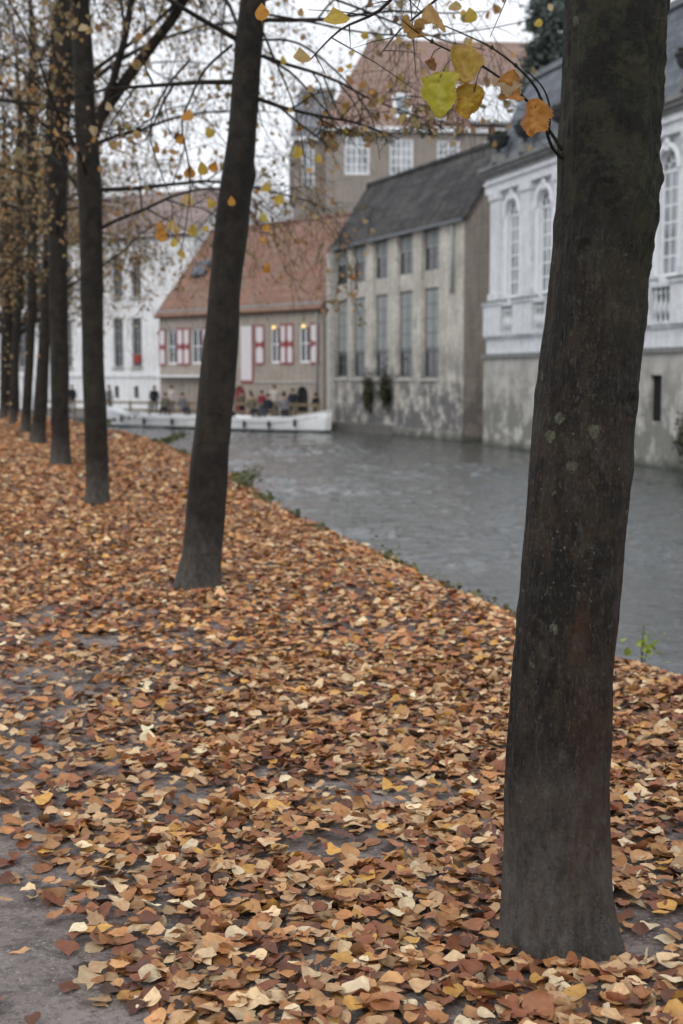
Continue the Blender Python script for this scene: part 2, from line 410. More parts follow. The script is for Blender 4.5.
for i in range(len(ys)-1):
    for j in range(nc-1):
        a = i*nc+j; mb.f.append((a, a+nc, a+nc+1, a+1)); mb.m.append(0)
tag(mb.build('ground', earth, smooth=True), kind='structure')

n = N('canal_water')
h1 = n.noise(1.1, 4, .6, (.8, 1.5, 1), .5); h2 = n.noise(4.5, 3, .55, (1, 1.5, 1), .3); h3 = n.noise(16, 3, .5, (1,1.6,1))
b = n.bump(h2, .9, .05); b = n.bump(h3, .5, .01, b)
water = n.fin((.055,.062,.060), .03, b, .5); n.p.inputs['IOR'].default_value = 1.6
wr_ = np.random.default_rng(4)
yv = [3.0]
while yv[-1] < 82: yv.append(yv[-1] + .055 + max(0, yv[-1]-12)*.0028)
yv = np.array(yv); xv = np.linspace(-19, 19, 420); GX, GY = np.meshgrid(xv, yv)
H = np.zeros_like(GX); amp_mod = np.ones_like(GX)
for k in range(8):
    a = wr_.uniform(0, 6.28); lam = wr_.uniform(2.5, 12); amp_mod += .24*np.sin(2*np.pi*(GX*math.cos(a)+GY*math.sin(a))/lam + wr_.uniform(0, 6.28))
for k in range(64):
    lam = .20*(1.0/.20)**(k/63); a = math.pi/2 + wr_.normal(0, .5)
    ph = wr_.uniform(0, 6.28) + 1.2*np.sin(GX*wr_.uniform(.3, 1.1)+k) + 1.2*np.sin(GY*wr_.uniform(.3, 1.1)+2*k)
    H += lam*.0050*np.sin(2*np.pi*(GX*math.cos(a)+GY*math.sin(a))/lam + ph)
edge_f = np.clip(np.minimum(np.minimum(GX+19, 19-GX), np.minimum(GY-3, yv[-1]-GY))/1.0, 0, 1)
H = H + 6.0*H*np.abs(H)
H *= np.clip(amp_mod, .25, 2.2)*edge_f
mb = MB(); mb.v = [tuple(q) for q in np.stack([GX, GY, H], -1).reshape(-1, 3)]; nx_ = len(xv)
for i in range(len(yv)-1):
    for j in range(nx_-1):
        a = i*nx_+j; mb.f.append((a, a+1, a+nx_+1, a+nx_))
mb.m = [0]*len(mb.f); y1_ = float(yv[-1])
for (a, b, c, d) in ((-90,-60,90,3),(-90,y1_,90,140),(-90,3,-19,y1_),(19,3,90,y1_)): mb.face([(a,b,0),(c,b,0),(c,d,0),(a,d,0)])
tag(mb.build('canal_water', water, smooth=True, loc=(0,0,WZ)), kind='structure')
# land behind the far facades
cobble = masonry('quay_cobbles', (.2,.19,.18), (.16,.15,.14), (.1,.1,.1), .2, .12)
quay_stone = masonry('quay_stone', (.22,.21,.19), (.17,.16,.15), (.1,.1,.09), .6, .25, low=.8, low_z=0, base_z=WZ+.0)
mb = MB()
poly = [(14,30),(6.6,57.5),(-.2,70),(-.6,69.5),(-12.6,77),(-18,80.4),(-40,93),(-600,400),(-600,900),(900,900),(900,-200),(60,-200)]
mb.face([(x,y,QZ) for x,y in poly])
for (x0,y0),(x1,y1) in zip(poly[:7], poly[1:8]): mb.face([(x0,y0,QZ),(x0,y0,-2.4),(x1,y1,-2.4),(x1,y1,QZ)])
tag(mb.build('quay', cobble), kind='structure')

# ------------------------------------------------------------------ fallen leaves
rng = np.random.default_rng(11)
def lit_density(x, y):
    d = edge_x(y) - x
    if d < -.12: return 0
    v = .5 + .9*mn.noise(Vector((x*1.3+3, y*.9, 0))) + .45*mn.noise(Vector((x*4.2, y*3.1, 5)))
    k = 1.0
    bare = max(0, min(1, (-.25 - x + (y-3.5)*-.02)/1.1)) * max(0, min(1, (10.5-y)/4.5))    # trodden strip of the path
    k = 1 - bare*.28
    dens = k*max(.10, min(1.0, .86+v*.5 if bare < .2 else .38+v*.95))
    cd = math.hypot(x+1.62, (y-3.55)*1.1)
    q = x + .62 + (y-3.4)*.5 + .09*mn.noise(Vector((x*5, y*4, 9)))
    if y < 4.7: dens *= max(.03, min(1, .05+q*9))
    if x < -.55 and 4.6 < y < 8.5: dens *= .95 if mn.noise(Vector((x*1.1, y*2.6, 2))) > -.12 else .5
    for (px, py, r) in ((.18,5.35,.22),(.02,4.6,.16),(.86,3.85,.17),(.72,3.72,.1),(1.9,5.0,.25)):
        q = math.hypot((x-px)/1.6, y-py)
        if q < r: dens *= .25
    return dens
def make_litter(y0, y1, per, smin, smax, rows, lift):
    P = []; out = []
    nstrip = max(1, int((y1-y0)/.5))
    for i in range(nstrip):
        ya = y0+(y1-y0)*i/nstrip; yb = y0+(y1-y0)*(i+1)/nstrip
        xl = -ya*.245 - 2.0 - (.1*ya if ya > 20 else 0); xr = edge_x((ya+yb)/2)+.15
        if ya < 8: xr = min(xr, ya*.25+1.8)
        cnt = int((xr-xl)*(yb-ya)*per)
        xs = rng.uniform(xl, xr, cnt); yy = rng.uniform(ya, yb, cnt)
        for x, y in zip(xs, yy):
            if rng.random() < lit_density(x, y): P.append((x, y))
    P = np.array(P); n_ = len(P)
    z = np.array([gz(x, y) for x, y in P])
    lv = rng.random(n_)
    pos = np.column_stack([P, z + .006 + lift*lv])
    size = rng.uniform(smin, smax, n_)*(1+.25*(rng.random(n_) < .12))
    tilt = rng.normal(0, .15, (n_, 2)); st = rng.random(n_) < .16; tilt[st] += rng.normal(0, .5, (st.sum(), 2))
    ci = rng.choice(len(PAL), n_, p=PW/PW.sum()); col = PAL[ci]*rng.uniform(.78, 1.15, (n_, 1))
    # lower leaves coloured darker, painting the shaded gaps in the pile
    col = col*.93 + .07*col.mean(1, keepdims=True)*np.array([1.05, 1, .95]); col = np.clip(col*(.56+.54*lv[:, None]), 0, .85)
    return pos, size, rng.uniform(0, 2*np.pi, n_), tilt, col
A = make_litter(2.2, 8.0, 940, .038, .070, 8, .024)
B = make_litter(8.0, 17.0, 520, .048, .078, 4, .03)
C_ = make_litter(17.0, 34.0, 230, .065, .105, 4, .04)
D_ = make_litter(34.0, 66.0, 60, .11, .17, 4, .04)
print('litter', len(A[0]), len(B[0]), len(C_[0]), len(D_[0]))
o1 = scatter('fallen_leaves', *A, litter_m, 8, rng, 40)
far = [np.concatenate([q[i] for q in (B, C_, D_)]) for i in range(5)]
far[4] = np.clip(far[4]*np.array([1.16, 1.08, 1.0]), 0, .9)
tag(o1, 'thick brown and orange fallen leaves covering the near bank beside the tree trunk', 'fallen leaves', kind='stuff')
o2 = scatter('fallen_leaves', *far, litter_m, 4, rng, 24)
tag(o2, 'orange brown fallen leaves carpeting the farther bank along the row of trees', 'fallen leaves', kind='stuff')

# ------------------------------------------------------------------ trees
KNOTS = [(1.93,-2.11,.030,.05),(2.08,-1.80,.034,.06),(1.53,-.74,.030,.055),(1.12,-1.5,.018,.035),(2.42,-1.3,.03,.05),(.62,-1.9,.02,.03)]
def loft_trunk(prof, sides, noise_amp, sub=6, seed=0, lump=()):
    """prof: list of (x,y,z,r) world; returns MB"""
    pz = np.array([a[2] for a in prof]); fine_ = sides > 40
    if fine_: zz = np.concatenate([np.arange(pz[0], 3.0, .011), np.arange(3.0, pz[-1], .06)])
    else: zz = np.linspace(pz[0], pz[-1], int((pz[-1]-pz[0])/.10)+2)
    k = 15 if fine_ else 5; ker = np.hanning(k+2)[1:-1]; ker /= ker.sum()
    def sm(c):
        v = np.interp(zz, pz, [a[c] for a in prof]); return np.convolve(np.pad(v, k//2, 'edge'), ker, 'valid')
    X_, Y_, R_ = sm(0), sm(1), sm(3)
    pts = [Vector((a, b, c)) for a, b, c in zip(X_, Y_, zz)]; rad = list(R_)
    mb = MB()
    for p, r in zip(pts, rad):
        h = p.z
        for k in range(sides):
            a = 2*math.pi*k/sides; cx, sy = math.cos(a), math.sin(a)
            q = Vector((cx*r, sy*r, 0))
            f = 1 + noise_amp*mn.noise(Vector((cx*1.3+seed, sy*1.3, h*1.6))) + noise_amp*.5*mn.noise(Vector((cx*3.1, sy*3.1+seed, h*4.5)))
            f += noise_amp*.22*mn.noise(Vector((cx*9, sy*9+seed, h*9)))
            if fine_ and h < 3.2:
                f += .020*mn.noise(Vector((cx*9, sy*9, h*5+4))) + .022*abs(mn.noise(Vector((cx*16, sy*16, h*3.2)))) + .012*mn.noise(Vector((cx*30, sy*30, h*9)))
                f += .008*mn.noise(Vector((cx*7, sy*7, h*55)))
                mo = max(0, cx-.15)*max(0, min(1, (h-1.6)/.3)); f += mo*(.10*mn.noise(Vector((cx*5, sy*5, h*11))) + .08*mn.noise(Vector((cx*13, sy*13, h*26))))
                for (lz, la, rr_, amp) in KNOTS:
                    da = math.atan2(math.sin(a-la), math.cos(a-la))*r; dd_ = math.sqrt(da*da+((h-lz)*1.15)**2)
                    if dd_ < .12: f += amp*(math.exp(-((dd_-rr_)/.010)**2) - .6*math.exp(-(dd_/(rr_*.6))**2) + .5*math.exp(-((dd_-rr_*1.9)/.012)**2))
            fl = max(0, 1-h/.35)                        # buttress lobes at the foot
            f += fl*fl*(.08*math.cos(3*a+seed)+.06*math.cos(5*a+1+seed)+.02)
            for (lz, la, lh, lw, amp) in lump:
                da = math.atan2(math.sin(a-la), math.cos(a-la))
                f += amp*math.exp(-((h-lz)/lh)**2 - (da/lw)**2)
            mb.v.append((p.x+q.x*f, p.y+q.y*f, p.z))
    for i in range(len(pts)-1):
        for k in range(sides):
            j = (k+1) % sides
            mb.f.append((i*sides+k, i*sides+j, (i+1)*sides+j, (i+1)*sides+k)); mb.m.append(0)
    return mb, pts, rad
def rv(rg, s=1): return Vector((rg.gauss(0, s), rg.gauss(0, s), rg.gauss(0, s)))
def grow(mb, lv, p, d, L, r, lvl, rg, droop, minz=-9, kids=(8, 6, 3), maxlvl=3):
    nseg = (7, 6, 4, 3)[lvl]; pts = [p.copy()]; rad = [r]; d = d.normalized(); st = L/nseg
    for i in range(nseg):
        d = (d + rv(rg, (.10, .16, .2, .22)[lvl]) + Vector((0, 0, -droop*(.25, .9, 1.1, 1.0)[lvl]*(i+1)/nseg))).normalized()
        p = p + d*st
        if p.z < minz: break
        pts.append(p.copy()); rad.append(max(.0022, r*(1-.8*(i+1)/nseg)))
    if len(pts) < 2: return
    mb.tube(pts, rad, (7, 5, 3, 3)[lvl], cap=False)
    if lvl < maxlvl:
        nk = kids[lvl] + rg.randint(-1, 1)
        for k in range(nk):
            t = .22 + .78*(k+rg.random())/max(1, nk); x = t*(len(pts)-1); i = min(len(pts)-2, int(x)); q = pts[i].lerp(pts[i+1], x-i)
            dd = (pts[i+1]-pts[i]).normalized(); sd = dd.cross(rv(rg)).normalized()
            nd = (dd*rg.uniform(.4, .9) + sd*rg.uniform(.6, 1.0))
            grow(mb, lv, q, nd, L*rg.uniform(.34, .58), max(.0025, rad[i]*.55), lvl+1, rg, droop, minz, kids, maxlvl)
    if lvl >= 2:
        for q in pts[1:]:
            if rg.random() < .5: lv.append(q + rv(rg, .02) + Vector((0, 0, -.03)))
HPAL = np.array([(.42,.31,.12),(.45,.26,.10),(.36,.24,.12),(.30,.25,.13),(.48,.38,.22),(.24,.15,.09)])
def foliage(lv, rg, frac, smin, smax, parent, origin, pal=HPAL, rows=4, mat=None, name='foliage', seed=1):
    r2 = np.random.default_rng(seed)
    pts = [q for q in lv if rg.random() < frac]
    if not pts: return
    pos = np.array([tuple(q-origin) for q in pts]); n_ = len(pos)
    col = pal[r2.integers(0, len(pal), n_)]*r2.uniform(.75, 1.2, (n_, 1))
    tl = r2.normal(0, .5, (n_, 2)); tl[:, 0] += 1.25
    return scatter(name, pos, r2.uniform(smin, smax, n_), r2.uniform(0, 6.28, n_), tl, col, mat or hang_m, rows, r2, 8, parent)

def tree(idx, label, prof_px, Y, top, seed, branches, frac, droop, sides=24, mat=None, limbs=(), kids=(8, 6, 3), lump=(), minz=-9, noise_amp=.10, blen=(2.4, 3.8)):
    """prof_px: (py, left px, right px) seen silhouette of this trunk; Y: its distance"""
    rg = random.Random(seed); prof = []
    for py, l, r in prof_px:
        a, b = at(l, py, Y), at(r, py, Y); prof.append((.5*(a.x+b.x), Y, a.z, .5*abs(b.x-a.x)))
    x, _, z, r = prof[0]; gzz = gz(x, Y)
    prof.insert(0, (x, Y, min(z, gzz)-.12, r*1.12))
    # continue the trunk above what the photograph shows
    x1, _, z1, r1 = prof[-1]; x0 = prof[-3][0]; z0 = prof[-3][2]; lean = (x1-x0)/(z1-z0) if z1 > z0 else 0
    lean = max(-.12, min(.12, lean)); zz = z1; xx = x1; yy = Y
    k = 1
    while zz < top:
        zz += .9; lean *= .8; xx += lean*.9 + rg.uniform(-.07, .07); yy += rg.uniform(-.08, .08)
        prof.append((xx, yy, zz, max(.012, r1*max(0, 1-(zz-z1)/(top+.6-z1))**.9))); k += 1
    org = Vector((prof[0][0], Y, gzz))
    root = empty('tree', org)
    tag(root, label, 'tree', 'row of trees along the canal bank')
    loc = [(a-org.x, b-org.y, c-org.z, d) for a, b, c, d in prof]
    mbt, pts, rad = loft_trunk(loc, sides, noise_amp, 14 if sides > 40 else 5, seed, lump)
    mbt.build('trunk', mat or bark_far, root, True)
    lv = []
    for (p, d, L, r) in limbs:
        m2 = MB(); grow(m2, lv, Vector(p)-org, Vector(d), L, r, 0, rg, droop, minz, kids)
        m2.build('branch', mat or bark_far, root, True)
    for bi in range(branches):
        z = branches and 3.0 + (top-3.6)*(bi+rg.random()*.6)/branches
        z = max(z, z_first(seed))
        cand = min(range(len(pts)), key=lambda i: abs(pts[i].z-z))
        a = bi*2.4 + rg.uniform(-.4, .4); el = rg.uniform(.25, .8)
        d = Vector((math.cos(a)*math.cos(el), math.sin(a)*math.cos(el), math.sin(el)))
        L = rg.uniform(*blen)*(1-.45*(z-3)/(top-3)); r = min(rad[cand]*.4, .026)
        m2 = MB(); grow(m2, lv, pts[cand].copy(), d, L, r, 0, rg, droop, minz, kids)
        m2.build('branch', mat or bark_far, root, True)
    foliage([q+org for q in lv], rg, frac, .05, .085, root, org, seed=seed)
    return root, org, pts, rad
def z_first(seed): return {1: 3.4, 2: 4.9, 3: 3.2}.get(seed, 2.8)

Y1 = onz(557, 946).y; print('tree1 Y', Y1)
t1, org1, pts1, rad1 = tree(1, 'large dark near tree trunk in the right foreground with lichen spots and moss',
    [(952,497,617),(935,500,614),(915,500,611),(848,503,608),(781,506,607.5),(672,514,614),(572,522,622),(506,528,628),(426,534,634),(332,545,641),(282,550,645),(249,554,650),(216,556,655),(183,559,658),(133,561,658),(100,563,659),(60,564,662),(0,566,667)],
    Y1, 8.5, 1, 7, .25, .1, sides=230, mat=bark_near, minz=2.95, kids=(7, 5, 3), noise_amp=.065,
    lump=((2.05, .1, .14, .5, .07), (2.3, .2, .1, .4, .05), (1.75, -.2, .07, .3, .05), (2.2, 3.3, .05, .3, .05), (.95, 3.0, .04, .3, .03), (1.35, -.3, .05, .25, .04), (2.55,.3,.1,.4,.05), (2.12,.05,.03,.25,.05), (1.92,.15,.035,.3,.04), (2.42,0,.03,.25,.05), (1.55,3.1,.03,.3,.035), (2.0,3.0,.03,.3,.04), (.7,.1,.03,.3,.03), (2.28,-1.6,.03,.35,.05), (1.25,-1.9,.025,.25,.04)))
Y2 = onz(198, 590).y
t2, org2, pts2, rad2 = tree(2, 'second tree from the camera, leaning right, its grey trunk ending in a flared foot',
    [(592,174,220),(575,178,220),(550,182,222),(500,187,226),(449,192.5,228.5),(400,197,233),(346,204,238),(288,209,241),(240,213.5,246.5),(205,217.6,250),(146,227,255.7),(73,233,261),(0,239.5,266)],
    Y2, 9.5, 2, 8, .2, .24, sides=40, kids=(9, 7, 3), lump=((3.05, .1, .06, .4, .2), (2.55, 3.2, .08, .5, .1), (4.0,3.1,.06,.5,.12)), minz=3.3,
    limbs=((at(232,82,Y2), (-1,.25,.12), 1.7, .020), (at(256,98,Y2), (1,.1,-.15), 1.3, .016), (at(262,56,Y2), (1,-.1,-.35), 1.4, .015), (at(238,40,Y2), (-1,-.4,.4), 2.2, .02), (at(262,20,Y2), (1,.3,.2), 1.8, .018)))
Y3 = onz(97, 508).y
tree(3, 'third tree from the camera, straight dark trunk forking under the bare branches',
    [(508,84,112),(495,86,110),(480,86,109),(430,84,107),(347,82,103.5),(290,80.5,103),(230,79.6,102),(200,78,102),(152,76,99.5),(110,74,96),(60,73,93),(0,72,90)],
    Y3, 11, 3, 20, .30, .38, sides=28, kids=(9, 7, 4),
    limbs=((at(92,128,Y3), (.95,.0,1.45), 5.5, .075), (at(95,135,Y3), (.5,-.3,1.2), 4.0, .055), (at(98,190,Y3), (1,.2,.3), 3.0, .03)))
Y4 = onz(60, 466).y
tree(4, 'fourth tree from the camera, thick grey brown trunk just left of the forked tree',
    [(466,49,71),(455,51,70),(420,51,69),(347,50,68.5),(290,49,68),(230,48,67.5),(160,46,68),(90,52,72),(0,57,74)],
    Y4, 12, 4, 19, .5, .38, kids=(9, 7, 4), limbs=((at(50,130,Y4), (-1,0,.9), 4.5, .045), (at(70,100,Y4), (.9,-.4,.8), 4, .05)))
Y5 = onz(37, 444).y
tree(5, 'slender leaning tree whose foot stands left of the thick grey brown trunk',
    [(445,29,46),(430,31,46),(400,34,48),(347,38,50),(300,41,53),(200,44,56),(100,46,58)], Y5, 12, 5, 17, .75, .36)
Y6 = onz(25, 434).y
tree(6, 'dark tree between the slender leaning tree and the two farthest left trunks',
    [(434,20,31),(420,21,31),(360,25,34),(300,27,37),(200,27,38),(100,26,37)], Y6, 12.5, 6, 13, .8, .34)
Y7 = onz(13, 426).y
tree(7, 'thin dark tree, second from the left edge of the photo',
    [(427,9,18),(400,9.5,18),(340,12,20),(280,15,24),(200,16,24)], Y7, 12.5, 7, 12, .9, .34, sides=16)
Y8 = onz(3, 419).y
tree(8, 'farthest tree of the row, standing at the left edge of the photo',
    [(420,-1,8),(400,0,8),(340,1,9),(260,2,10)], Y8, 12.5, 8, 12, .95, .34, sides=16)
# one more tree outside the frame on the left bank side keeps the row going
# ---- the twig with big yellow leaves on the near tree
def path(pxs, Y0, Y1_): 
    k = len(pxs); return [at(a, b, Y0+(Y1_-Y0)*i/(k-1)) for i, (a, b) in enumerate(pxs)]
def smooth(P, k=5):
    out = []
    for i in range(len(P)-1):
        a, b, c, d = [P[max(0, min(len(P)-1, j))] for j in (i-1, i, i+1, i+2)]
        for s in range(k):
            t = s/k; out.append(.5*((2*b) + (c-a)*t + (2*a-5*b+4*c-d)*t*t + (3*b-a-3*c+d)*t**3))
    out.append(P[-1]); return out
def big_leaf(name, c, size, color, face, roll, seed, parent, org, edge=(.3,.14,.04)):
    """broad blade with a toothed edge, cupped, hanging from its stalk; face: direction its upper side looks"""
    rg = random.Random(seed); n_r, n_c = 24, 10; V = []; Cc = []
    fz = Vector(face).normalized(); down = Vector((math.sin(roll), 0, -math.cos(roll))); down = (down - fz*down.dot(fz)).normalized(); side = down.cross(fz)
    cup = rg.uniform(.35, 1.0)*rg.choice((-1, 1)); bend = rg.uniform(-.9, .9); tw = rg.uniform(-1.1, 1.1)
    for i in range(n_r):
        t = i/(n_r-1); w = .50*(math.sin(math.pi*min(1, t**.66))**.62) if 0 < t < 1 else .0
        if i == 1: w = .2
        for j in range(n_c+1):
            s = j/n_c*2-1
            ww = w*(1 + (.07 if i % 2 else -.05)*(abs(s) > .95)) * (1 + .15*math.sin(t*11+seed*1.7+(1.5 if s > 0 else 0)) + .08*mn.noise(Vector((t*9, s, seed))))
            x = s*ww; y = t - .06 - .26*abs(s)**1.4*(1-t)**1.5 + .05*abs(s)**2*t
            z = cup*x*x*2.2 - bend*(t-.4)**2*1.3 + .12*abs(s)**2*math.sin(6*t+seed) + tw*x*(t-.5) + .20*mn.noise(Vector((x*4, t*4, seed*3.3))) + .07*mn.noise(Vector((x*14, t*14, seed))) - (.02 if abs(s) < .1 else 0)
            V.append(Vector(c) + (side*x + down*y + fz*z)*size)
            e = max(0, abs(s)-.6)*1.1 + .35*max(0, t-.6) + 1.1*max(0, mn.noise(Vector((x*6, y*6, seed)))) + 2.2*max(0, mn.noise(Vector((x*13, y*13, seed)))-.12)
            e = min(1, e); vein = .12 if (abs(s) < .1) else 0
            Cc.append([color[q]*(1-e)+edge[q]*e + vein*.3 for q in range(3)] + [1])
    mb_ = MB(); W = n_c+1
    mb_.v = [tuple(v-org) for v in V]
    for i in range(n_r-1):
        for j in range(n_c):
            mb_.f.append((i*W+j, i*W+j+1, (i+1)*W+j+1, (i+1)*W+j)); mb_.m.append(0)
    o = mb_.build(name, hang_m, parent, True)
    a_ = o.data.color_attributes.new('leaf', 'FLOAT_COLOR', 'POINT'); a_.data.foreach_set('color', [q for cc in Cc for q in cc])
    return o
mb = MB(); st = Y1-.02
A1 = smooth([at(562,158,Y1-.04)] + path([(552,147),(545,125),(541,100),(533,84),(516,66),(492,48),(468,36),(445,26)], Y1-.07, Y1-.45))
mb.tube([p-org1 for p in A1], [.0050*(1-.72*i/len(A1)) for i in range(len(A1))], 8)
A2 = smooth([at(562,150,Y1-.05)] + path([(549,130),(530,104),(508,84),(482,66),(455,53),(432,42),(414,30),(400,18)], Y1-.08, Y1-.4))
mb.tube([p-org1 for p in A2], [.0045*(1-.72*i/len(A2)) for i in range(len(A2))], 8)
A3 = smooth(path([(548,138),(550,110),(543,88),(528,72)], Y1-.09, Y1-.2)); mb.tube([p-org1 for p in A3], [.0035*(1-.6*i/len(A3)) for i in range(len(A3))], 6)
for (px, py) in ((541,100),(516,66),(508,84),(482,66),(492,48),(455,53),(530,104),(432,42)):
    q = at(px, py, Y1-.2)-org1; mb.lathe([(0,-.005),(.005,-.002),(.0055,.001),(.002,.007),(0,.009)], 7, q)
LEAVES = [((438,82),.105,(.44,.46,.04),(0,-1,.15),.05,11,(.5,.42,.06),(455,55)), ((462,56),.095,(.50,.38,.07),(.15,-1,.35),.1,12,(.34,.2,.05),(470,62)),
          ((474,92),.082,(.52,.38,.04),(.5,-.9,.1),-.45,13,(.36,.16,.03),(482,66)), ((512,80),.075,(.50,.25,.05),(.4,-1,.3),.1,14,(.3,.12,.03),(515,70)),
          ((536,108),.085,(.52,.27,.04),(-.25,-1,.1),-.15,15,(.4,.15,.03),(530,104)), ((499,80),.07,(.42,.33,.19),(.1,-.5,1),1.35,19,(.34,.24,.12),(508,84)), ((410,28),.085,(.44,.30,.09),(.5,-.6,.6),-.5,16,(.36,.2,.06),(414,30)),
          ((421,22),.07,(.5,.34,.12),(-.2,-.8,.9),1.2,17,(.4,.24,.09),(414,30)), ((429,62),.03,(.25,.12,.04),(0,-1,.2),.6,18,(.2,.1,.03),(440,48))]
br = mb.build('branch', bark_near, t1, True)
for (pp, sz, colr, fc, roll, sd, edge, anc) in LEAVES:
    c3 = at(pp[0], pp[1], Y1-.3); a3 = at(anc[0], anc[1], Y1-.27)
    lf = big_leaf('leaf', c3, sz*.86, tuple(q*w_ for q, w_ in zip(colr, (.88,.84,.9))), fc, roll, sd, br, org1, edge)
    m2 = MB(); mid = (c3+a3)/2 + Vector((0, 0, .01)); m2.tube([a3-org1, mid-org1, c3-org1], .0012, 5); m2.build('leaf_stalk', bark_near, lf, True)
# ---- drooping leafy twigs of the second tree and of crowns overhead
rg = random.Random(5)
def droop_twig(parent, org, pxs, Ya, Yb, r0, leafspec, seed, rows=5):
    P = smooth(path(pxs, Ya, Yb), 4); m = MB(); m.tube([p-org for p in P], [max(.0018, r0*(1-.8*i/len(P))) for i in range(len(P))], 5)
    r_ = random.Random(seed)
    for i in range(3, len(P)-1, 2):
        d = (P[i+1]-P[i-1]).normalized(); s = (d + rv(r_, .8)).normalized(); L = r_.uniform(.08, .35)
        m.tube([P[i]-org, P[i]+s*L*.5-org, P[i]+s*L+Vector((0,0,-.05*L))-org], [.003, .002, .0013], 3, False)
    m.build('branch', bark_far, parent, True)
    pos = []; size = []; colr = []
    for (px, py, s, ci) in leafspec:
        q = at(px, py, (Ya+Yb)/2)-org; pos.append(tuple(q)); size.append(s*.88); colr.append(tuple(c_*.88 for c_ in ci))
    if pos:
        r2 = np.random.default_rng(seed); n_ = len(pos); tl = r2.normal(0, .3, (n_, 2)); tl[:, 0] += 1.35
        scatter('foliage', np.array(pos), np.array(size), r2.uniform(-.6, .6, n_), tl, np.array(colr), hang_m, 6, r2, 6, parent)
OR = (.58,.29,.05); YE = (.56,.42,.07); TA = (.52,.38,.16); YG = (.48,.44,.06)
droop_twig(t2, org2, [(232,45),(205,70),(190,100),(182,125),(188,160),(190,190),(186,225),(181,250)], Y2, Y2-.8, .011,
    [(187,115,.10,OR),(209,132,.09,YE),(180,139,.09,OR),(190,172,.10,OR),(203,168,.11,YE),(214,166,.09,OR),(188,199,.11,TA),(211,203,.08,YE),(232,201,.08,OR)], 31)
droop_twig(t2, org2, [(190,60),(165,90),(150,130),(160,170),(172,205),(168,240)], Y2+.3, Y2-.5, .009,
    [(163,235,.11,OR),(174,242,.09,YE),(178,230,.08,TA),(194,230,.10,YE),(205,228,.08,YE),(181,253,.09,YE),(160,226,.09,OR),(172,225,.12,TA)], 32)
droop_twig(t2, org2, [(262,30),(275,60),(290,95),(300,130),(305,160)], Y2, Y2-.6, .010,
    [(267,187,.08,YE),(280,199,.09,YE),(264,216,.11,YG),(267,228,.07,OR),(267,268,.09,OR),(262,239,.05,OR),(297,152,.10,YE),(318,158,.07,YE),(309,170,.06,TA),(283,60,.07,YE)], 33)
droop_twig(t2, org2, [(258,100),(275,104),(295,120),(318,138),(335,152)], Y2, Y2-.4, .013, [(290,110,.05,TA),(300,128,.06,OR),(330,150,.05,TA)], 34)
droop_twig(t2, org2, [(262,56),(290,72),(315,98),(338,125),(352,140)], Y2, Y2-.3, .011, [(310,90,.05,TA),(345,130,.06,YE),(325,112,.05,OR)], 35)
droop_twig(t1, org1, [(566,-60),(480,-50),(420,-30),(380,10),(340,30),(310,60)], Y1, 5.2, .010, [(334,18,.085,YE),(300,56,.06,TA),(262,12,.06,OR)], 36)
droop_twig(t1, org1, [(570,-40),(520,-60),(470,-30),(430,5),(400,30),(380,55)], Y1+.3, 6.0, .009, [(470,15,.06,YE),(455,5,.06,TA)], 37)
droop_twig(t2, org2, [(266,0),(300,-10),(350,5),(400,25),(450,42),(485,50)], Y2-.3, Y2-2.2, .012, [(365,35,.06,YE),(398,40,.06,TA),(470,45,.05,YE),(340,70,.06,OR),(352,52,.05,TA),(300,12,.06,TA)], 38)
droop_twig(t2, org2, [(264,14),(310,22),(360,32),(420,36),(480,30),(540,18)], Y2-.1, Y2-1.6, .010, [(538,22,.07,YE),(463,12,.05,YE),(420,50,.05,TA)], 39)
droop_twig(t2, org2, [(262,40),(300,44),(345,80),(372,120),(380,160)], Y2-.1, Y2-1.2, .010, [(372,92,.05,OR),(350,66,.06,YE),(366,128,.05,TA)], 40)

# ------------------------------------------------------------------ buildings
class Frame:
    def __init__(s, name, label, cat, ox, oy, dx, dy, z=0.0):
        s.a = math.atan2(dy, dx); s.e = empty(name, (ox, oy, z), s.a); tag(s.e, label, cat); s.z = z
# local: x along facade, y: +into building must be chosen by flip
def facade(mb, x0, x1, z0, z1, y, holes, dep=.22, sgn=1, mi=0):
    """front wall at local y with real openings; holes: (xa,xb,za,zb[,arch])"""
    xs = sorted({x0, x1} | {h[0] for h in holes} | {h[1] for h in holes}); zs = sorted({z0, z1} | {h[2] for h in holes} | {h[3] for h in holes})
    for i in range(len(xs)-1):
        for j in range(len(zs)-1):
            cx, cz = (xs[i]+xs[i+1])/2, (zs[j]+zs[j+1])/2
            if any(h[0] < cx < h[1] and h[2] < cz < h[3] for h in holes): continue
            mb.face([(xs[i],y,zs[j]),(xs[i+1],y,zs[j]),(xs[i+1],y,zs[j+1]),(xs[i],y,zs[j+1])], mi)
    for h in holes:
        xa, xb, za, zb = h[:4]; yi = y + dep*sgn
        arch = len(h) > 4 and h[4]
        if not arch:
            ring = [(xa,za),(xb,za),(xb,zb),(xa,zb)]
        else:
            r = (xb-xa)/2; zc = zb - r; cx = (xa+xb)/2; K = 12
            arc = [(cx+r*math.cos(math.pi*k/K), zc+r*math.sin(math.pi*k/K)) for k in range(K+1)]
            ring = [(xa,za),(xb,za)] + arc
            right = [(xb,y,zb)] + [(a,y,b) for a, b in arc[:K//2+1]][::-1]
            left = [(xa,y,zb)] + [(a,y,b) for a, b in arc[K//2:]][::-1]
            mb.face(right, mi); mb.face(left, mi)
        for k in range(len(ring)):
            (a, b), (c, d) = ring[k], ring[(k+1) % len(ring)]
            if abs(a-c)+abs(b-d) < 1e-6: continue
            mb.face([(a,y,b),(c,y,d),(c,yi,d),(a,yi,b)], mi)
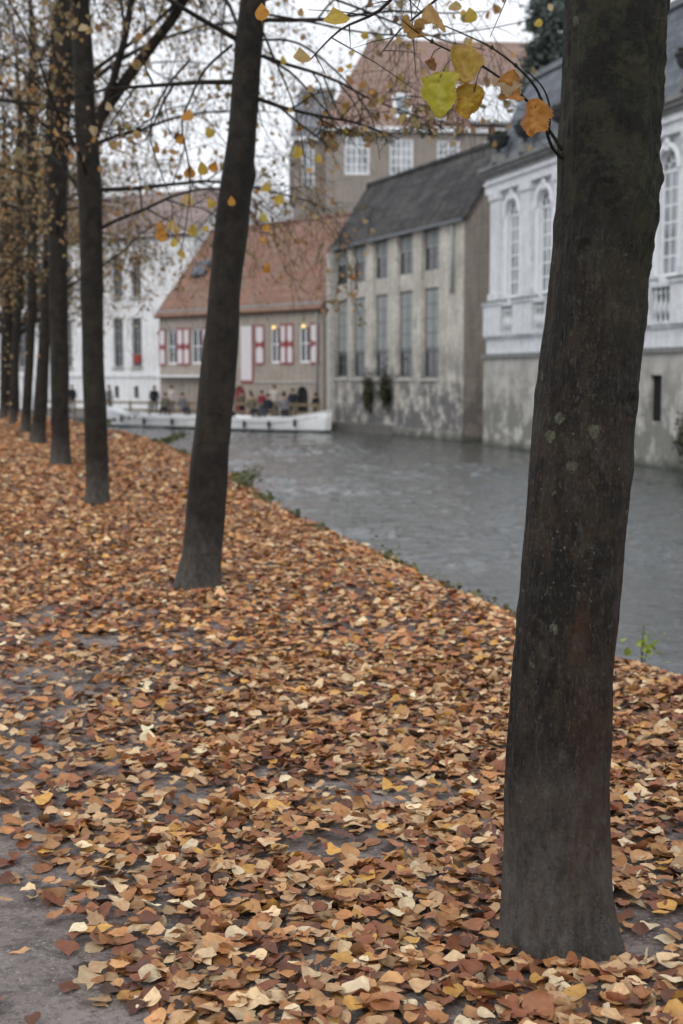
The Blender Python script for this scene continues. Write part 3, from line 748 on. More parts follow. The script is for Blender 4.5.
def window(parent, h, y, frame_m, glass_m, nx=2, nz=3, fw=.07, bw=.035, sgn=1, sill=None, lab=None, fan=False, transom=None):
    """frame + glazing bars as one mesh with its pane as a sub-part"""
    xa, xb, za, zb = h[:4]; arch = len(h) > 4 and h[4]; m = MB(); y0, y1 = sorted((y, y+.06*sgn)); yb0, yb1 = sorted((y+.012*sgn, y+.05*sgn))
    ztop = zb if not arch else zb-(xb-xa)/2
    m.box(xa, xa+fw, y0, y1, za, ztop); m.box(xb-fw, xb, y0, y1, za, ztop); m.box(xa+fw, xb-fw, y0, y1, za, za+fw)
    if not arch: m.box(xa+fw, xb-fw, y0, y1, zb-fw, zb)
    else:
        r = (xb-xa)/2; cx = (xa+xb)/2; K = 14
        for rr0, rr1, (q0, q1) in ((r-fw, r, (y0, y1)), (r*.45-bw, r*.45, (yb0, yb1))):
            for k in range(K):
                a, b = math.pi*k/K, math.pi*(k+1)/K
                pf = [(cx+rr*math.cos(t), ztop+rr*math.sin(t)) for rr, t in ((rr0,a),(rr1,a),(rr1,b),(rr0,b))]
                m.slab([(p, q0, z) for p, z in pf], -(q1-q0) if True else 0)
        for k in range(1, 6):
            a = math.pi*k/6; p0 = Vector((cx+r*.45*math.cos(a), (yb0+yb1)/2, ztop+r*.45*math.sin(a))); p1 = Vector((cx+(r-fw)*math.cos(a), (yb0+yb1)/2, ztop+(r-fw)*math.sin(a)))
            m.tube([p0, p1], bw*.6, 4, False)
        m.box(xa+fw, xb-fw, y0+.004, y1-.004, ztop-fw*.5, ztop+fw*.5)
    wi = (xb-xa-2*fw); hi = (ztop-za-fw - (0 if arch else fw))
    for i in range(1, nx):
        x = xa+fw+wi*i/nx; b = bw*(1.6 if (nx % 2 == 0 and i == nx//2) else 1); m.box(x-b/2, x+b/2, yb0, yb1, za+fw, ztop-(0 if arch else fw))
    for j in range(1, nz):
        z = za+fw+hi*j/nz; m.box(xa+fw, xb-fw, yb0+.004, yb1-.004, z-bw/2, z+bw/2)
    if transom: m.box(xa+fw, xb-fw, y0+.003, y1-.003, transom-.05, transom+.05)
    w = m.build('window', frame_m, parent)
    if lab: w['label'] = lab
    g = MB(); yp = y+.03*sgn
    if not arch: g.box(xa+.01, xb-.01, min(yp, yp+.01*sgn), max(yp, yp+.01*sgn), za+.01, zb-.01)
    else:
        r = (xb-xa)/2-.01; cx = (xa+xb)/2
        g.slab([(xa+.01,yp,za+.01),(xb-.01,yp,za+.01)] + [(cx+r*math.cos(math.pi*k/12), yp, ztop+r*math.sin(math.pi*k/12)) for k in range(13)], .01)
    g.build('pane', glass_m, w)
    if sill:
        s = MB(); ys = sorted((y-.30*sgn if sill is True else y-sill*sgn, y)); s.box(xa-.08, xb+.08, ys[0], ys[1], za-.1, za-.002); s.build('sill', stone_trim, w)
    return w
def gable_roof(parent, mat, x0, x1, y0, y1, ze, zr, over=.25, th=.14, name='roof', sgn=1):
    ym = (y0+y1)/2; m = MB(); k = (zr-ze)/abs(ym-y0); oz = over*k
    m.slab([(x0-.15,y0-over*sgn,ze-oz),(x1+.15,y0-over*sgn,ze-oz),(x1+.15,ym,zr),(x0-.15,ym,zr)], th*-1*(-1 if sgn > 0 else 1))
    m.slab([(x1+.15,y1+over*sgn,ze-oz),(x0-.15,y1+over*sgn,ze-oz),(x0-.15,ym,zr+.004),(x1+.15,ym,zr+.004)], th*(1 if sgn > 0 else -1))
    m.tube([(x0-.15,ym,zr+.03),(x1+.15,ym,zr+.03)], .11, 8)
    return m.build(name, mat, parent)

# --- white baroque hall (right). local x runs from its left corner towards the camera, y>0 is INTO the building
wa = Vector((-.269,.963)); A = Vector((5.9,56.0))
wl = Frame('white_hall', 'white baroque hall with arched windows and grey mansard roof beside the canal', 'building', A.x, A.y, -wa.x, -wa.y)
L = 34.0; e = wl.e
# for direction (.269,-.963), left-hand normal (rot +90) = (.963,.269) = into the building, so sgn=+1
pitch = 2.99; wins = [2.33+pitch*k for k in range(10)]; pil = [.84+pitch*k for k in range(11)]
slit = (13.7, 14.45, .2, 1.6)
m = MB(); facade(m, -.1, L, WZ-.8, 2.3, -.22, [slit, (22.5,23.25,.2,1.6)], .14)
m.face([(-.1,-.22,WZ-.8),(-.1,-.22,2.3),(-.1,11,2.3),(-.1,11,WZ-.8)]); m.face([(-.1,-.22,2.3),(L,-.22,2.3),(L,.1,2.3),(-.1,.1,2.3)])
m.build('base_wall', base_stone, e)
for q in (13.6, 22.4): m = MB(); m.box(q, q+.95, -.09, -.06, .1, 1.7); m.build('slit_window', dark_room_and_shade, e)
m = MB(); holes = [(c-.66, c+.66, 4.55, 8.3, True) for c in wins]
facade(m, 0, L, 2.302, 9.2, 0, [h for h in holes], .3)
m.face([(0,0,2.302),(0,0,9.2),(0,11,9.2),(0,11,2.302)]); m.build('wall', stucco, e)
m = MB(); m.box(-.2, L, -.32, .0, 2.26, 2.42); m.build('string_course', cornice_m, e)
m = MB(); m.box(-.08, L, -.12, 0, 2.42, 3.0); m.box(-.1, L, -.19, 0, 3.0, 3.1)
m.build('plinth_band', stucco, e)
for c in pil:
    m = MB(); m.box(c-.86, c+.86, -.30, 0, 3.1, 4.3); m.box(c-.9, c+.9, -.36, 0, 4.3, 4.42)   # pedestal
    m.box(c-.44, c+.44, -.2, 0, 4.42, 8.6); m.box(c-.52, c+.52, -.26, 0, 4.42, 4.75); m.box(c-.5, c+.5, -.26, 0, 8.34, 8.62)
    m.build('pilaster', stucco, e)
    m = MB(); m.box(c-.92, c+.92, -.40, 0, 4.422, 4.47); m.build('pedestal_cap', cornice_m, e)
for c in wins:
    # balustrade panel under each window
    x0, x1 = c-.66, c+.66
    m = MB(); m.box(x0+.0, x1, -.24, -.02, 4.22, 4.36); m.box(x0, x1, -.24, -.02, 3.1, 3.2)
    for k in range(4):
        x = x0+.22+(x1-x0-.44)*k/3
        m.lathe([(.045,3.2),(.05,3.27),(.035,3.33),(.085,3.5),(.09,3.62),(.045,3.82),(.035,3.95),(.06,4.0),(.07,4.05),(.055,4.1),(.035,4.15),(.06,4.22)], 10, (x,-.13,0))
    m.build('balustrade', stucco, e)
    m = MB(); m.box(x0, x1, -.018, -.014, 3.12, 4.3); m.build('balustrade_shade', dark_room_and_shade, e)  # flat dark sheet on the wall, painted shade between the balusters
    # moulded arch surround
    m = MB(); r = .66; zc = 8.3-r; K = 16
    for k in range(K):
        a, b = math.pi*k/K, math.pi*(k+1)/K
        m.slab([(c+rr*math.cos(t), -.08, zc+rr*math.sin(t)) for rr, t in ((r,a),(r+.14,a),(r+.14,b),(r,b))], -.08)
    m.box(c-r-.14, c-r, -.08, 0, 4.55, zc); m.box(c+r, c+r+.14, -.08, 0, 4.55, zc); m.box(c-.11, c+.11, -.16, -.081, 8.2, 8.58)
    m.build('arch_surround', trim_white, e)
    window(e, (c-.66, c+.66, 4.55, 8.3, True), .12, trim_white, glass_pale, 3, 6, .09, .05, 1)
m = MB(); m.box(-.12, L, -.22, 0, 8.62, 9.2); m.box(-.12, L, -.3, 0, 8.95, 9.05); m.build('frieze', stucco, e)
m = MB(); m.box(-.12, L, -.32, .1, 9.2, 9.32); m.box(-.18, L, -.42, .1, 9.32, 9.46); m.box(-.24, L, -.52, .1, 9.46, 9.62); m.build('cornice', cornice_m, e)
# mansard roof
RT = 12.9
m = MB()
x0, y0, z0 = -.1, -.3, 9.62
prof = [(0,9.62),(.25,9.95),(.5,10.6),(.95,11.9),(1.35,RT-.1)]
for (d0, za), (d1, zb) in zip(prof, prof[1:]):
    m.face([(x0+d0,y0+d0,za),(L,y0+d0,za),(L,y0+d1,zb),(x0+d1,y0+d1,zb)])
    m.face([(x0+d0,y0+d0,za),(x0+d1,y0+d1,zb),(x0+d1,11,zb),(x0+d0,11,za)])
m.build('roof', slate, e)
m = MB(); d = 1.35; m.box(x0+d-.12, L, y0+d-.12, y0+d+.25, RT-.1, RT+.12); m.box(x0+d-.12, x0+d+.25, y0+d+.25, 11, RT-.1, RT+.12)
m.face([(x0+d,y0+d,RT+.1),(L,y0+d,RT+.1),(L,9,RT+1.0),(x0+d+2,9,RT+1.0)]); m.build('roof_ridge', lead, e)
m = MB()
for c in wins: m.box(c-.03+1.5, c+.03+1.5, y0+.02, y0+.1, 9.7, 10.0)
# --- urns standing on the cornice
def urn(px, label, idx):
    # solve t for this photo column on the cornice line
    k = (px-CX)/F/math.cos(0); q = k*1.0
    t = (q*(A.y-.12)-(A.x-.4))/(.269+q*.963); x = A.x+.269*t-.4*.963; y = A.y-.963*t-.4*.269
    r = empty('urn', (x, y, 9.62)); tag(r, label, 'urn', 'urns on the cornice of the white hall')
    m = MB(); m.box(-.24,.24,-.24,.24,0,.32); m.build('pedestal', cornice_m, r)
    m = MB(); m.lathe([(0,.32),(.2,.32),(.2,.36),(.08,.42),(.09,.5),(.3,.62),(.4,.8),(.4,.9),(.46,.93),(.46,.98),(.38,.98),(.34,.9),(0,.88)], 18); m.build('bowl', urn_m, r, True)
    r2 = np.random.default_rng(idx); n_ = 160
    a = r2.uniform(0, 6.28, n_); rr = .34*np.sqrt(r2.random(n_)); pos = np.column_stack([rr*np.cos(a), rr*np.sin(a), .95+.28*r2.random(n_)*(1-rr)])
    col = np.tile(np.array([(.05,.06,.03)]), (n_,1))*r2.uniform(.6, 1.5, (n_,1))
    scatter('foliage', pos, r2.uniform(.07,.13,n_), a, r2.normal(0,.8,(n_,2)), col, green_m, 4, r2, 4, r)
urn(495, 'dark planted urn at the left corner of the white hall cornice', 1)
urn(521, 'dark urn on the white hall cornice, second from its left corner', 2)
urn(556, 'dark urn on the white hall cornice, just left of the big trunk', 3)
urn(681, 'dark urn on the white hall cornice at the right edge of the photo', 4)

# --- grey canal house. origin right corner, x runs AWAY to the left corner; normal into building = rotate -90 -> sgn -1
ga = Vector((-.36,.933)); G = Vector((5.06,58.5)); GL = 15.4
gf = Frame('canal_house', 'tall grey weathered canal house with steep dark roof rising straight from the water', 'house', G.x, G.y, ga.x, ga.y)
e = gf.e; S = -1; GD = 4.1; GE = 8.2; GR = 11.35
tc = [3.35, 6.1, 8.95, 11.75, 14.15]
holes = []
for c in tc: holes.append((c-.90, c+.90, 1.45, 8.0))
m = MB(); facade(m, 0, GL, WZ-.8, 8.1, 0, holes, .12, S)
m.face([(GL,0,WZ-.8),(GL,0,8.1),(GL,S*GD,8.1),(GL,S*GD,WZ-.8)]); m.face([(0,S*GD,WZ-.8),(GL,S*GD,WZ-.8),(GL,S*GD,8.1),(0,S*GD,8.1)])
m.face([(GL,0,8.1),(GL,S*GD/2,GR-.1),(GL,S*GD,8.1)]); m.build('wall', grey_wall, e)
m = MB(); m.face([(0,0,WZ-.8),(0,S*GD,WZ-.8),(0,S*GD,8.1),(0,S*GD/2,GR-.1),(0,0,8.1)]); m.build('gable_wall', gable_brick, e)
for i, c in enumerate(tc):      # recessed bay: spandrel between upper and lower window
    m = MB(); facade(m, c-.90, c+.90, 1.45, 8.0, S*.12, [(c-.84,c+.84,6.15,7.95),(c-.84,c+.84,1.5,5.4)], .08, S); m.build('window_bay', grey_wall, e)
    w = window(e, (c-.84,c+.84,6.15,7.95), S*.16, trim_dark, glass_dark, 2, 3, .06, .035, S)
    b = MB(); b.box(c-.76, c+.76, -.1845, -.1835, 7.15, 7.9); b.build('blind', blind, w)
    w = window(e, (c-.84,c+.84,1.5,5.4), S*.16, trim_dark, glass_dark, 2, 6, .07, .035, S, transom=2.65)
    b = MB(); yy = sorted((S*.262, S*.252)); b.box(c-.76, c+.76, -.1845, -.1835, 2.75, 5.3); b.build('blind', blind, w)
    b = MB(); b.box(c-.95, c+.95, -.02, .08, 1.33, 1.448); b.build('window_sill', stone_trim, e)
for x in (GL-.2, ):
    m = MB(); m.box(x-.25, x+.3, 0.002, .28, WZ-.8, 7.8); m.build('buttress', stone_trim, e)
m = MB(); m.box(.0, GL, .002, .06, WZ-.8, WZ+.42); m.build('footing', base_stone, e)
m = MB(); m.tube([(.9,.12,7.9),(.9,.12,5.0)], .06, 8); m.build('drainpipe', trim_grey, e, True)
m = MB(); m.box(1.1,1.35,.002,.1,5.2,6.6); m.build('wall_anchor', stone_trim, e)
gable_roof(e, dark_tiles, 0, GL, 0, S*GD, GE+.02, GR, .12, .16, sgn=S)
m = MB(); m.box(-.1, GL+.1, .13, .24, GE-.3, GE-.18); m.build('gutter', lead, e)

# --- red roofed house. origin right corner, x runs left
ra = Vector((-.67,.742)).normalized(); Rr = Vector((-.98,74.0)); RL = 14.9
rf = Frame('red_roofed_house', 'low brick house with red tiled roof and red and white shutters behind the moored boats', 'house', Rr.x, Rr.y, ra.x, ra.y, QZ)
e = rf.e; RD = 8.0; RE = 5.5-QZ; RR = 10.4-QZ
def tx(px): # facade coordinate of a photo column
    k = (px-CX)/F; return (k*Rr.y-Rr.x)/(ra.x-k*ra.y)
def rz(px, py):
    t = tx(px); Y = Rr.y+ra.y*t; return CAMZ + (375-py)/F*Y - QZ
ops = []; winr = [(299,310),(270.6,280.5),(192,203),(168,178)]
zt, zb_ = 5.05, 3.0
for a, b in winr: ops.append((tx(b), tx(a), zb_, zt))
door = (tx(246), tx(234.5), .0, 1.75, True); arch = (tx(308), tx(296.5), .35, 1.75, True)
m = MB(); facade(m, 0, RL, -.1, RE, 0, ops+[door, arch], .22, S)
m.face([(0,0,-.1),(0,S*RD,-.1),(0,S*RD,RE),(0,S*RD/2,RR-.1),(0,0,RE)]); m.face([(RL,0,-.1),(RL,S*RD,-.1),(RL,S*RD,RE),(RL,S*RD/2,RR-.1),(RL,0,RE)]); m.face([(0,S*RD,-.1),(RL,S*RD,-.1),(RL,S*RD,RE),(0,S*RD,RE)])
m.build('wall', red_wall, e)
for o in ops: window(e, o, S*.1, trim_white, glass_dark, 2, 2, .1, .05, S)
m = MB(); m.box(door[0]+.02, door[1]-.02, -.2, -.15, 0, 1.0); m.slab([(door[0]+.02,-.15,1.0),(door[1]-.02,-.15,1.0)]+[((door[0]+door[1])/2+(door[1]-door[0]-.04)/2*math.cos(math.pi*k/10), -.15, 1.75-(door[1]-door[0])/2+(door[1]-door[0]-.04)/2*math.sin(math.pi*k/10)) for k in range(11)], .05)
m.build('door', shutter_red, e)
window(e, arch, S*.12, iron, dark_room_and_shade, 2, 3, .05, .04, S)
def shutter(a, b, za, zb):
    x0, x1 = sorted((tx(a), tx(b))); m = MB(); w = .10
    m.box(x0+w*.7, x1-w*.7, .012, .05, za+w, zb-w, 0)
    m.box(x0, x1, .01, .06, za, za+w, 1); m.box(x0, x1, .01, .06, zb-w, zb, 1); m.box(x0, x0+w*.7, .01, .058, za+w, zb-w, 1); m.box(x1-w*.7, x1, .01, .058, za+w, zb-w, 1)
    zc = (za+zb)/2; xc = (x0+x1)/2; h = (zb-za)*.13
    m.slab([(x0+w*.7,.056,zc-h*.8),(x0+w*.7,.056,zc+h*.8),(xc,.056,zc+h*.25),(x1-w*.7,.056,zc+h*.8),(x1-w*.7,.056,zc-h*.8),(xc,.056,zc-h*.25)], .006, 1)
    m.build('shutter', [shutter_white, shutter_red], e)
for a, b in ((311,319.5),(287.5,294),(281,287),(256.5,265),(204,209),(185,191),(178.6,184.6),(161,167)): shutter(a, b, zb_-.08, zt+.05)
m = MB(); x0, x1 = tx(253), tx(242); m.box(x0, x1, .012, .05, 2.05, zt); m.build('loading_door', [shutter_white], e)
m = MB(); m.box(x0-.12, x0-.002, .01, .06, 1.95, zt+.1); m.box(x0-.12, x1, .01, .062, 1.9, 2.048); m.build('door_frame', shutter_red, e)
for a, b in ((229,234),(214,222)): 
    x0, x1 = sorted((tx(a), tx(b))); m = MB(); m.box(x0, x1, .01, .04, zb_, zt); m.build('shutter', [shutter_white], e)
m = MB(); m.box(tx(232), RL-.1, .0, .5, rz(175,377), rz(175,377)+.10); m.build('ledge', trim_white, e)
m = MB(); m.box(.3, tx(250), .002, .06, 1.93, 2.02); m.build('string_course', stone_trim, e)
m = MB(); m.box(.02, RL, .002, .14, RE-.25, RE-.06); m.build('eaves_board', trim_grey, e)
m = MB(); m.tube([(.35,.12,RE-.2),(.35,.12,.1)], .06, 8); m.build('drainpipe', trim_grey, e, True)
gable_roof(e, red_tiles, 0, RL, 0, S*RD, RE, RR, .35, .16, sgn=S)
# small roof light on the left slope
def on_slope(t, f): # f 0 eave..1 ridge
    return Vector((t, S*RD/2*f, RE+(RR-RE)*f))
m = MB(); t0 = RL-2.5; a, b, c, d = on_slope(t0, .38), on_slope(t0+1.2, .38), on_slope(t0+1.2, .56), on_slope(t0, .56)
up = Vector((0, .12, .1)); m.slab([a+up, b+up, c+up, d+up], .15); m.build('roof_light', slate, e)
lampm = bpy.data.materials.new('warm_bulb'); lampm.use_nodes = True; pb = lampm.node_tree.nodes['Principled BSDF']
pb.inputs['Emission Color'].default_value = (1,.65,.2,1); pb.inputs['Emission Strength'].default_value = 1.0; pb.inputs['Base Color'].default_value = (.8,.6,.3,1)
for px in (304.5, 275):
    t = tx(px); m = MB(); m.lathe([(0,-.1),(.07,-.07),(.09,0),(.07,.07),(0,.1)], 12, (t, .06, zt-.12)); m.build('lamp', lampm, e, True)

# --- left white house. x runs left
la = Vector((-.83,.558)).normalized(); Lw = Vector((-9.2,88.4)); LL = 23
lf = Frame('white_house', 'white painted house with tall narrow windows, left of the red roofed house', 'house', Lw.x, Lw.y, la.x, la.y, QZ)
e = lf.e
def tx2(px): k = (px-CX)/F; return (k*Lw.y-Lw.x)/(la.x-k*la.y)
def lz(px, py): return CAMZ+(375-py)/F*(Lw.y+la.y*tx2(px))-QZ
ops = []
for a, b in ((133.5,143),(115,124.5),(66,74),(40,48),(20,28),(2,10)):
    t0, t1_ = tx2(b), tx2(a)
    ops.append((t0, t1_, lz(120,367), lz(120,319))); ops.append((t0, t1_, lz(120,299), lz(120,259)))
for px in (137,117.5): ops.append((tx2(px+2.2), tx2(px-2.2), lz(120,398), lz(120,386)))
LE = 10.6-QZ-.0
m = MB(); facade(m, 0, LL, -.1, LE, 0, ops, .2, S); m.face([(0,0,-.1),(0,S*8,-.1),(0,S*8,LE),(0,S*4,LE+3),(0,0,LE)]); m.face([(LL,0,-.1),(LL,S*8,-.1),(LL,S*8,LE),(LL,S*4,LE+3),(LL,0,LE)])
m.build('wall', white_wall, e)
for i, o in enumerate(ops):
    window(e, o, S*.14, trim_grey if i < 12 else iron, glass_dark, 2 if i < 12 else 1, 4 if i < 12 else 2, .06, .04, S, sill=.34 if i < 12 else None)
m = MB(); m.box(0, LL, .002, .1, lz(120,377), lz(120,374)); m.build('string_course', white_wall, e)
m = MB(); m.box(0, LL, .002, .2, LE-.3, LE-.1); m.build('eaves_board', trim_white, e)
gable_roof(e, brown_tiles, 0, LL, 0, S*8, LE, LE+3.0, .3, .16, sgn=S)
# red flower box glint in window
m = MB(); t = tx2(141); m.box(t-.15, t+.3, .02, .25, lz(120,363)-.0, lz(120,355)); m.build('window_box', boat_red, e)

# --- white gabled house behind the red roof
def simple(name, label, pts_px, Y, depth, wallm, roofm, zb=QZ):
    P = [at(a, b, Y) for a, b in pts_px]; c = P[0]; r = empty(name, (c.x, Y, zb)); tag(r, label, 'house')
    q = [(p.x-c.x, 0, p.z-zb) for p in P]; m = MB()
    m.face(q); m.face([(x, depth, z) for x, _, z in q][::-1])
    for i in range(len(q)):
        a, b = q[i], q[(i+1) % len(q)]
        m.face([a, (a[0],depth,a[2]), (b[0],depth,b[2]), b])
    m.build('wall', wallm, r); return r, q
rt, q = simple('gabled_house', 'plain white gabled house end rising behind the red tiled roof', [(196,395),(196,226),(252,166),(303,219),(303,395)], 99, 9, white_wall, pink_tiles)
m = MB()
(a, b, c) = q[1], q[2], q[3]
m.slab([(a[0]-.3,.15,a[2]-.3),(b[0],.15,b[2]+.02),(b[0],9.2,b[2]+.02),(a[0]-.3,9.2,a[2]-.3)], .2); m.slab([(b[0],.15,b[2]+.03),(c[0]+.3,.15,c[2]-.28),(c[0]+.3,9.2,c[2]-.28),(b[0],9.2,b[2]+.03)], .2); m.build('roof', pink_tiles, rt)

# --- big brick building on the skyline
HO = at(326, 128, 96); HZ = HO.z
hf = Frame('brick_mansion', 'large brown brick building with hipped tiled roof and white sash windows on the skyline', 'building', HO.x, HO.y, 1, .09, QZ)
e = hf.e; he = HZ-QZ
def hx(px): return (px-CX)/F*(96.5)-HO.x
def hz(py): return CAMZ+(375-py)/F*96.6-QZ
HL = 22
ops = [(hx(344.5), hx(369), hz(180), hz(144)), (hx(389), hx(412), hz(180), hz(145)), (hx(436), hx(458), hz(176), hz(146)), (hx(482), hx(505), hz(180), hz(146))]
ops += [(a, b, c-5.0, d-5.0) for a, b, c, d in ops]
m = MB(); facade(m, 0, HL, -.1, he, 0, ops, .2, 1); m.face([(0,0,-.1),(0,0,he),(0,11,he),(0,11,-.1)]); m.face([(HL,0,-.1),(HL,0,he),(HL,11,he),(HL,11,-.1)]); m.face([(0,11,-.1),(HL,11,-.1),(HL,11,he),(0,11,he)]); m.build('wall', hall_brick, e)
for o in ops: window(e, o, .08, trim_white, glass_pale, 4, 4, .12, .06, 1)
m = MB(); m.box(-.3, HL, -.3, 0, he-.18, he+.12); m.build('cornice', trim_white, e)
hr = at(377, 38, 101.5).z-QZ; rx = hx(377)*1.02
m = MB()
m.face([(-.3,-.3,he+.12),(HL,-.3,he+.12),(HL,5.5,hr),(rx,5.5,hr)]); m.face([(-.3,-.3,he+.12),(rx,5.5,hr),(-.3,11.3,he+.12)]); m.face([(HL,11.3,he+.12),(-.3,11.3,he+.12),(rx,5.5,hr),(HL,5.5,hr)])
m.face([(-.3,-.3,he+.121),(-.3,11.3,he+.121),(HL,11.3,he+.121),(HL,-.3,he+.121)])
m.build('roof', pink_tiles, e)
sl = (hr-he)/5.8
def hs(x, f): return Vector((x, -.3+5.8*f, he+.12+(hr-he-.12)*f))
for (a, b, f0, f1) in ((394,411,.08,.34),(431,446,.06,.2)):
    x0, x1 = hx(a), hx(b); m = MB(); u = Vector((0,-.15,.12)); m.slab([hs(x0,f0)+u, hs(x1,f0)+u, hs(x1,f1)+u, hs(x0,f1)+u], .2, 0)
    rl = m.build('roof_window', trim_white, e)
    m = MB(); u = Vector((0,-.17,.14)); m.slab([hs(x0+.15,f0+.02)+u, hs(x1-.15,f0+.02)+u, hs(x1-.15,f1-.02)+u, hs(x0+.15,f1-.02)+u], .015); m.build('pane', glass_pale, rl)
m = MB(); u = Vector((0,-.5,.3)); m.slab([hs(hx(468),.01)+u, hs(hx(540),.01)+u, hs(hx(530),.42)+u, hs(hx(457),.40)+u], .25)
for k in range(9):
    x = hx(468)+(hx(530)-hx(468))*k/8; m.tube([hs(x,.01)+u+Vector((0,-.05,.04)), hs(x-.7,.40)+u+Vector((0,-.05,.04))], .05, 4)
m.build('sheet_roof', white_paint, e)
# left lower wing with slate mansard
w0 = at(297, 128, 98.5); m = MB(); x0 = w0.x-HO.x; x1 = -.02
whole = [(x0+.5, x0+1.35, hz(190), hz(142))]
facade(m, x0, x1, -.1, he-.4, 1.6, whole, .2, 1); m.face([(x0,1.6,-.1),(x0,1.6,he-.4),(x0,9,he-.4),(x0,9,-.1)]); m.build('wing_wall', hall_brick, e)
window(e, whole[0], 1.68, trim_white, glass_pale, 2, 5, .1, .05, 1)
m = MB(); zt2 = hz(90)
m.face([(x0-.2,1.4,he-.4),(x1,1.4,he-.4),(x1+1.0,2.6,zt2),(x0+.5,2.6,zt2)]); m.face([(x0-.2,1.4,he-.4),(x0+.5,2.6,zt2),(x0+.5,8,zt2),(x0-.2,9,he-.4)]); m.face([(x0+.5,2.6,zt2),(x1+1.0,2.6,zt2),(x1+1.0,8,zt2),(x0+.5,8,zt2)]); m.build('wing_roof', pale_slate, e)
m = MB(); m.box(x0-.3, x1-.31, 1.3, 1.6, he-.6, he-.4); m.build('wing_gutter', trim_white, e)

# --- cedar behind
def conifer(px0, px1, pytop, Y, label):
    a, b = at(px0, 100, Y), at(px1, 100, Y); cx = (a.x+b.x)/2; w = (b.x-a.x)/2; top = at(px0, pytop, Y).z
    r = empty('conifer_tree', (cx, Y, QZ)); tag(r, label, 'tree')
    m = MB(); m.tube([(0,0,0),(.1,0,(top-QZ)*.5),(0,.1,top-QZ-.3)], [.4,.25,.04], 10); m.build('trunk', bark_far, r, True)
    r2 = np.random.default_rng(3); rg_ = random.Random(3); m = MB(); pos = []
    for k in range(120):
        h = rg_.random()**.8; z = (top-QZ)*(.42+.58*h); R_ = w*1.05*(1-h)**.55*rg_.uniform(.55, 1.15)+.2; aa = rg_.uniform(0, 6.28)
        e_ = Vector((math.cos(aa)*R_, math.sin(aa)*R_, z+rg_.uniform(-.1,.6))); s_ = Vector((0,0,z-.3)); m.tube([s_, (s_+e_)/2+Vector((0,0,.15)), e_], [.06,.04,.01], 4, False)
        for q_ in range(150):
            f = rg_.uniform(.25, 1.08); c0 = s_.lerp(e_, f); pos.append((c0.x+rg_.gauss(0,.32), c0.y+rg_.gauss(0,.32), c0.z+rg_.gauss(0,.16)))
    m.build('branches', bark_far, r)
    pos = np.array(pos); n_ = len(pos); col = np.tile(np.array([(.11,.145,.135)]), (n_,1))*r2.uniform(.5,1.7,(n_,1))
    scatter('foliage', pos, r2.uniform(.14,.34,n_), r2.uniform(0,6.28,n_), r2.normal(0,.7,(n_,2)), col, conifer_m, 4, r2, 6, r)
conifer(508, 588, -16, 88, 'dark blue green conifer standing behind the roofs beside the big trunk')

# --- leafy trees far left behind the row
def broadleaf(px, py_top, Y, w, label, seed, pal, n_l=9000, zlow=.35):
    c = at(px, 400, Y); top = at(px, py_top, Y).z; r = empty('broadleaf_tree', (c.x, Y, 0)); tag(r, label, 'tree')
    rg_ = random.Random(seed); r2 = np.random.default_rng(seed); m = MB(); m.tube([(0,0,-.3),(.1,0,top*.35),(.2,.1,top*.8)], [.35,.25,.05], 10); m.build('trunk', bark_far, r, True)
    m = MB(); pos = []; cl = []
    for k in range(46):
        a = rg_.uniform(0,6.28); h = rg_.uniform(zlow, 1); R_ = w*math.sqrt(max(.05, 1-((h-.62)/.45)**2))*rg_.uniform(.4,1); e_ = Vector((math.cos(a)*R_, math.sin(a)*R_, top*h*.97)); s_ = Vector((.1,0,top*max(.25,h-.3)))
        m.tube([s_, (s_+e_)/2+Vector((0,0,.3)), e_], [.09,.05,.015], 5, False); cl.append((e_, rg_.uniform(.6,1.4)))
    m.build('branches', bark_far, r)
    for k in range(n_l):
        e_, s_ = cl[rg_.randrange(len(cl))]; pos.append((e_.x+rg_.gauss(0,.7*s_), e_.y+rg_.gauss(0,.7*s_), e_.z+rg_.gauss(0,.5*s_)))
    pos = np.array(pos); n_ = len(pos); col = pal[r2.integers(0,len(pal),n_)]*r2.uniform(.6,1.3,(n_,1))
    scatter('foliage', pos, r2.uniform(.12,.24,n_), r2.uniform(0,6.28,n_), r2.normal(0,.8,(n_,2)), col, hang_m, 4, r2, 6, r)
OLV = np.array([(.20,.17,.06),(.26,.20,.07),(.14,.13,.05),(.32,.22,.08),(.12,.09,.045)])
broadleaf(12, 130, 66, 4.5, 'olive and ochre leafed tree far behind the row at the left edge', 21, OLV, 8000)
broadleaf(70, 120, 112, 5.5, 'brownish half bare tree rising behind the white house roof', 22, np.array([(.16,.12,.08),(.22,.15,.08),(.12,.09,.06)]), 4500)
broadleaf(150, 150, 116, 5.0, 'thin brown tree behind the roofs between the trunks', 23, np.array([(.18,.14,.1),(.24,.17,.09),(.12,.09,.07)]), 2600)

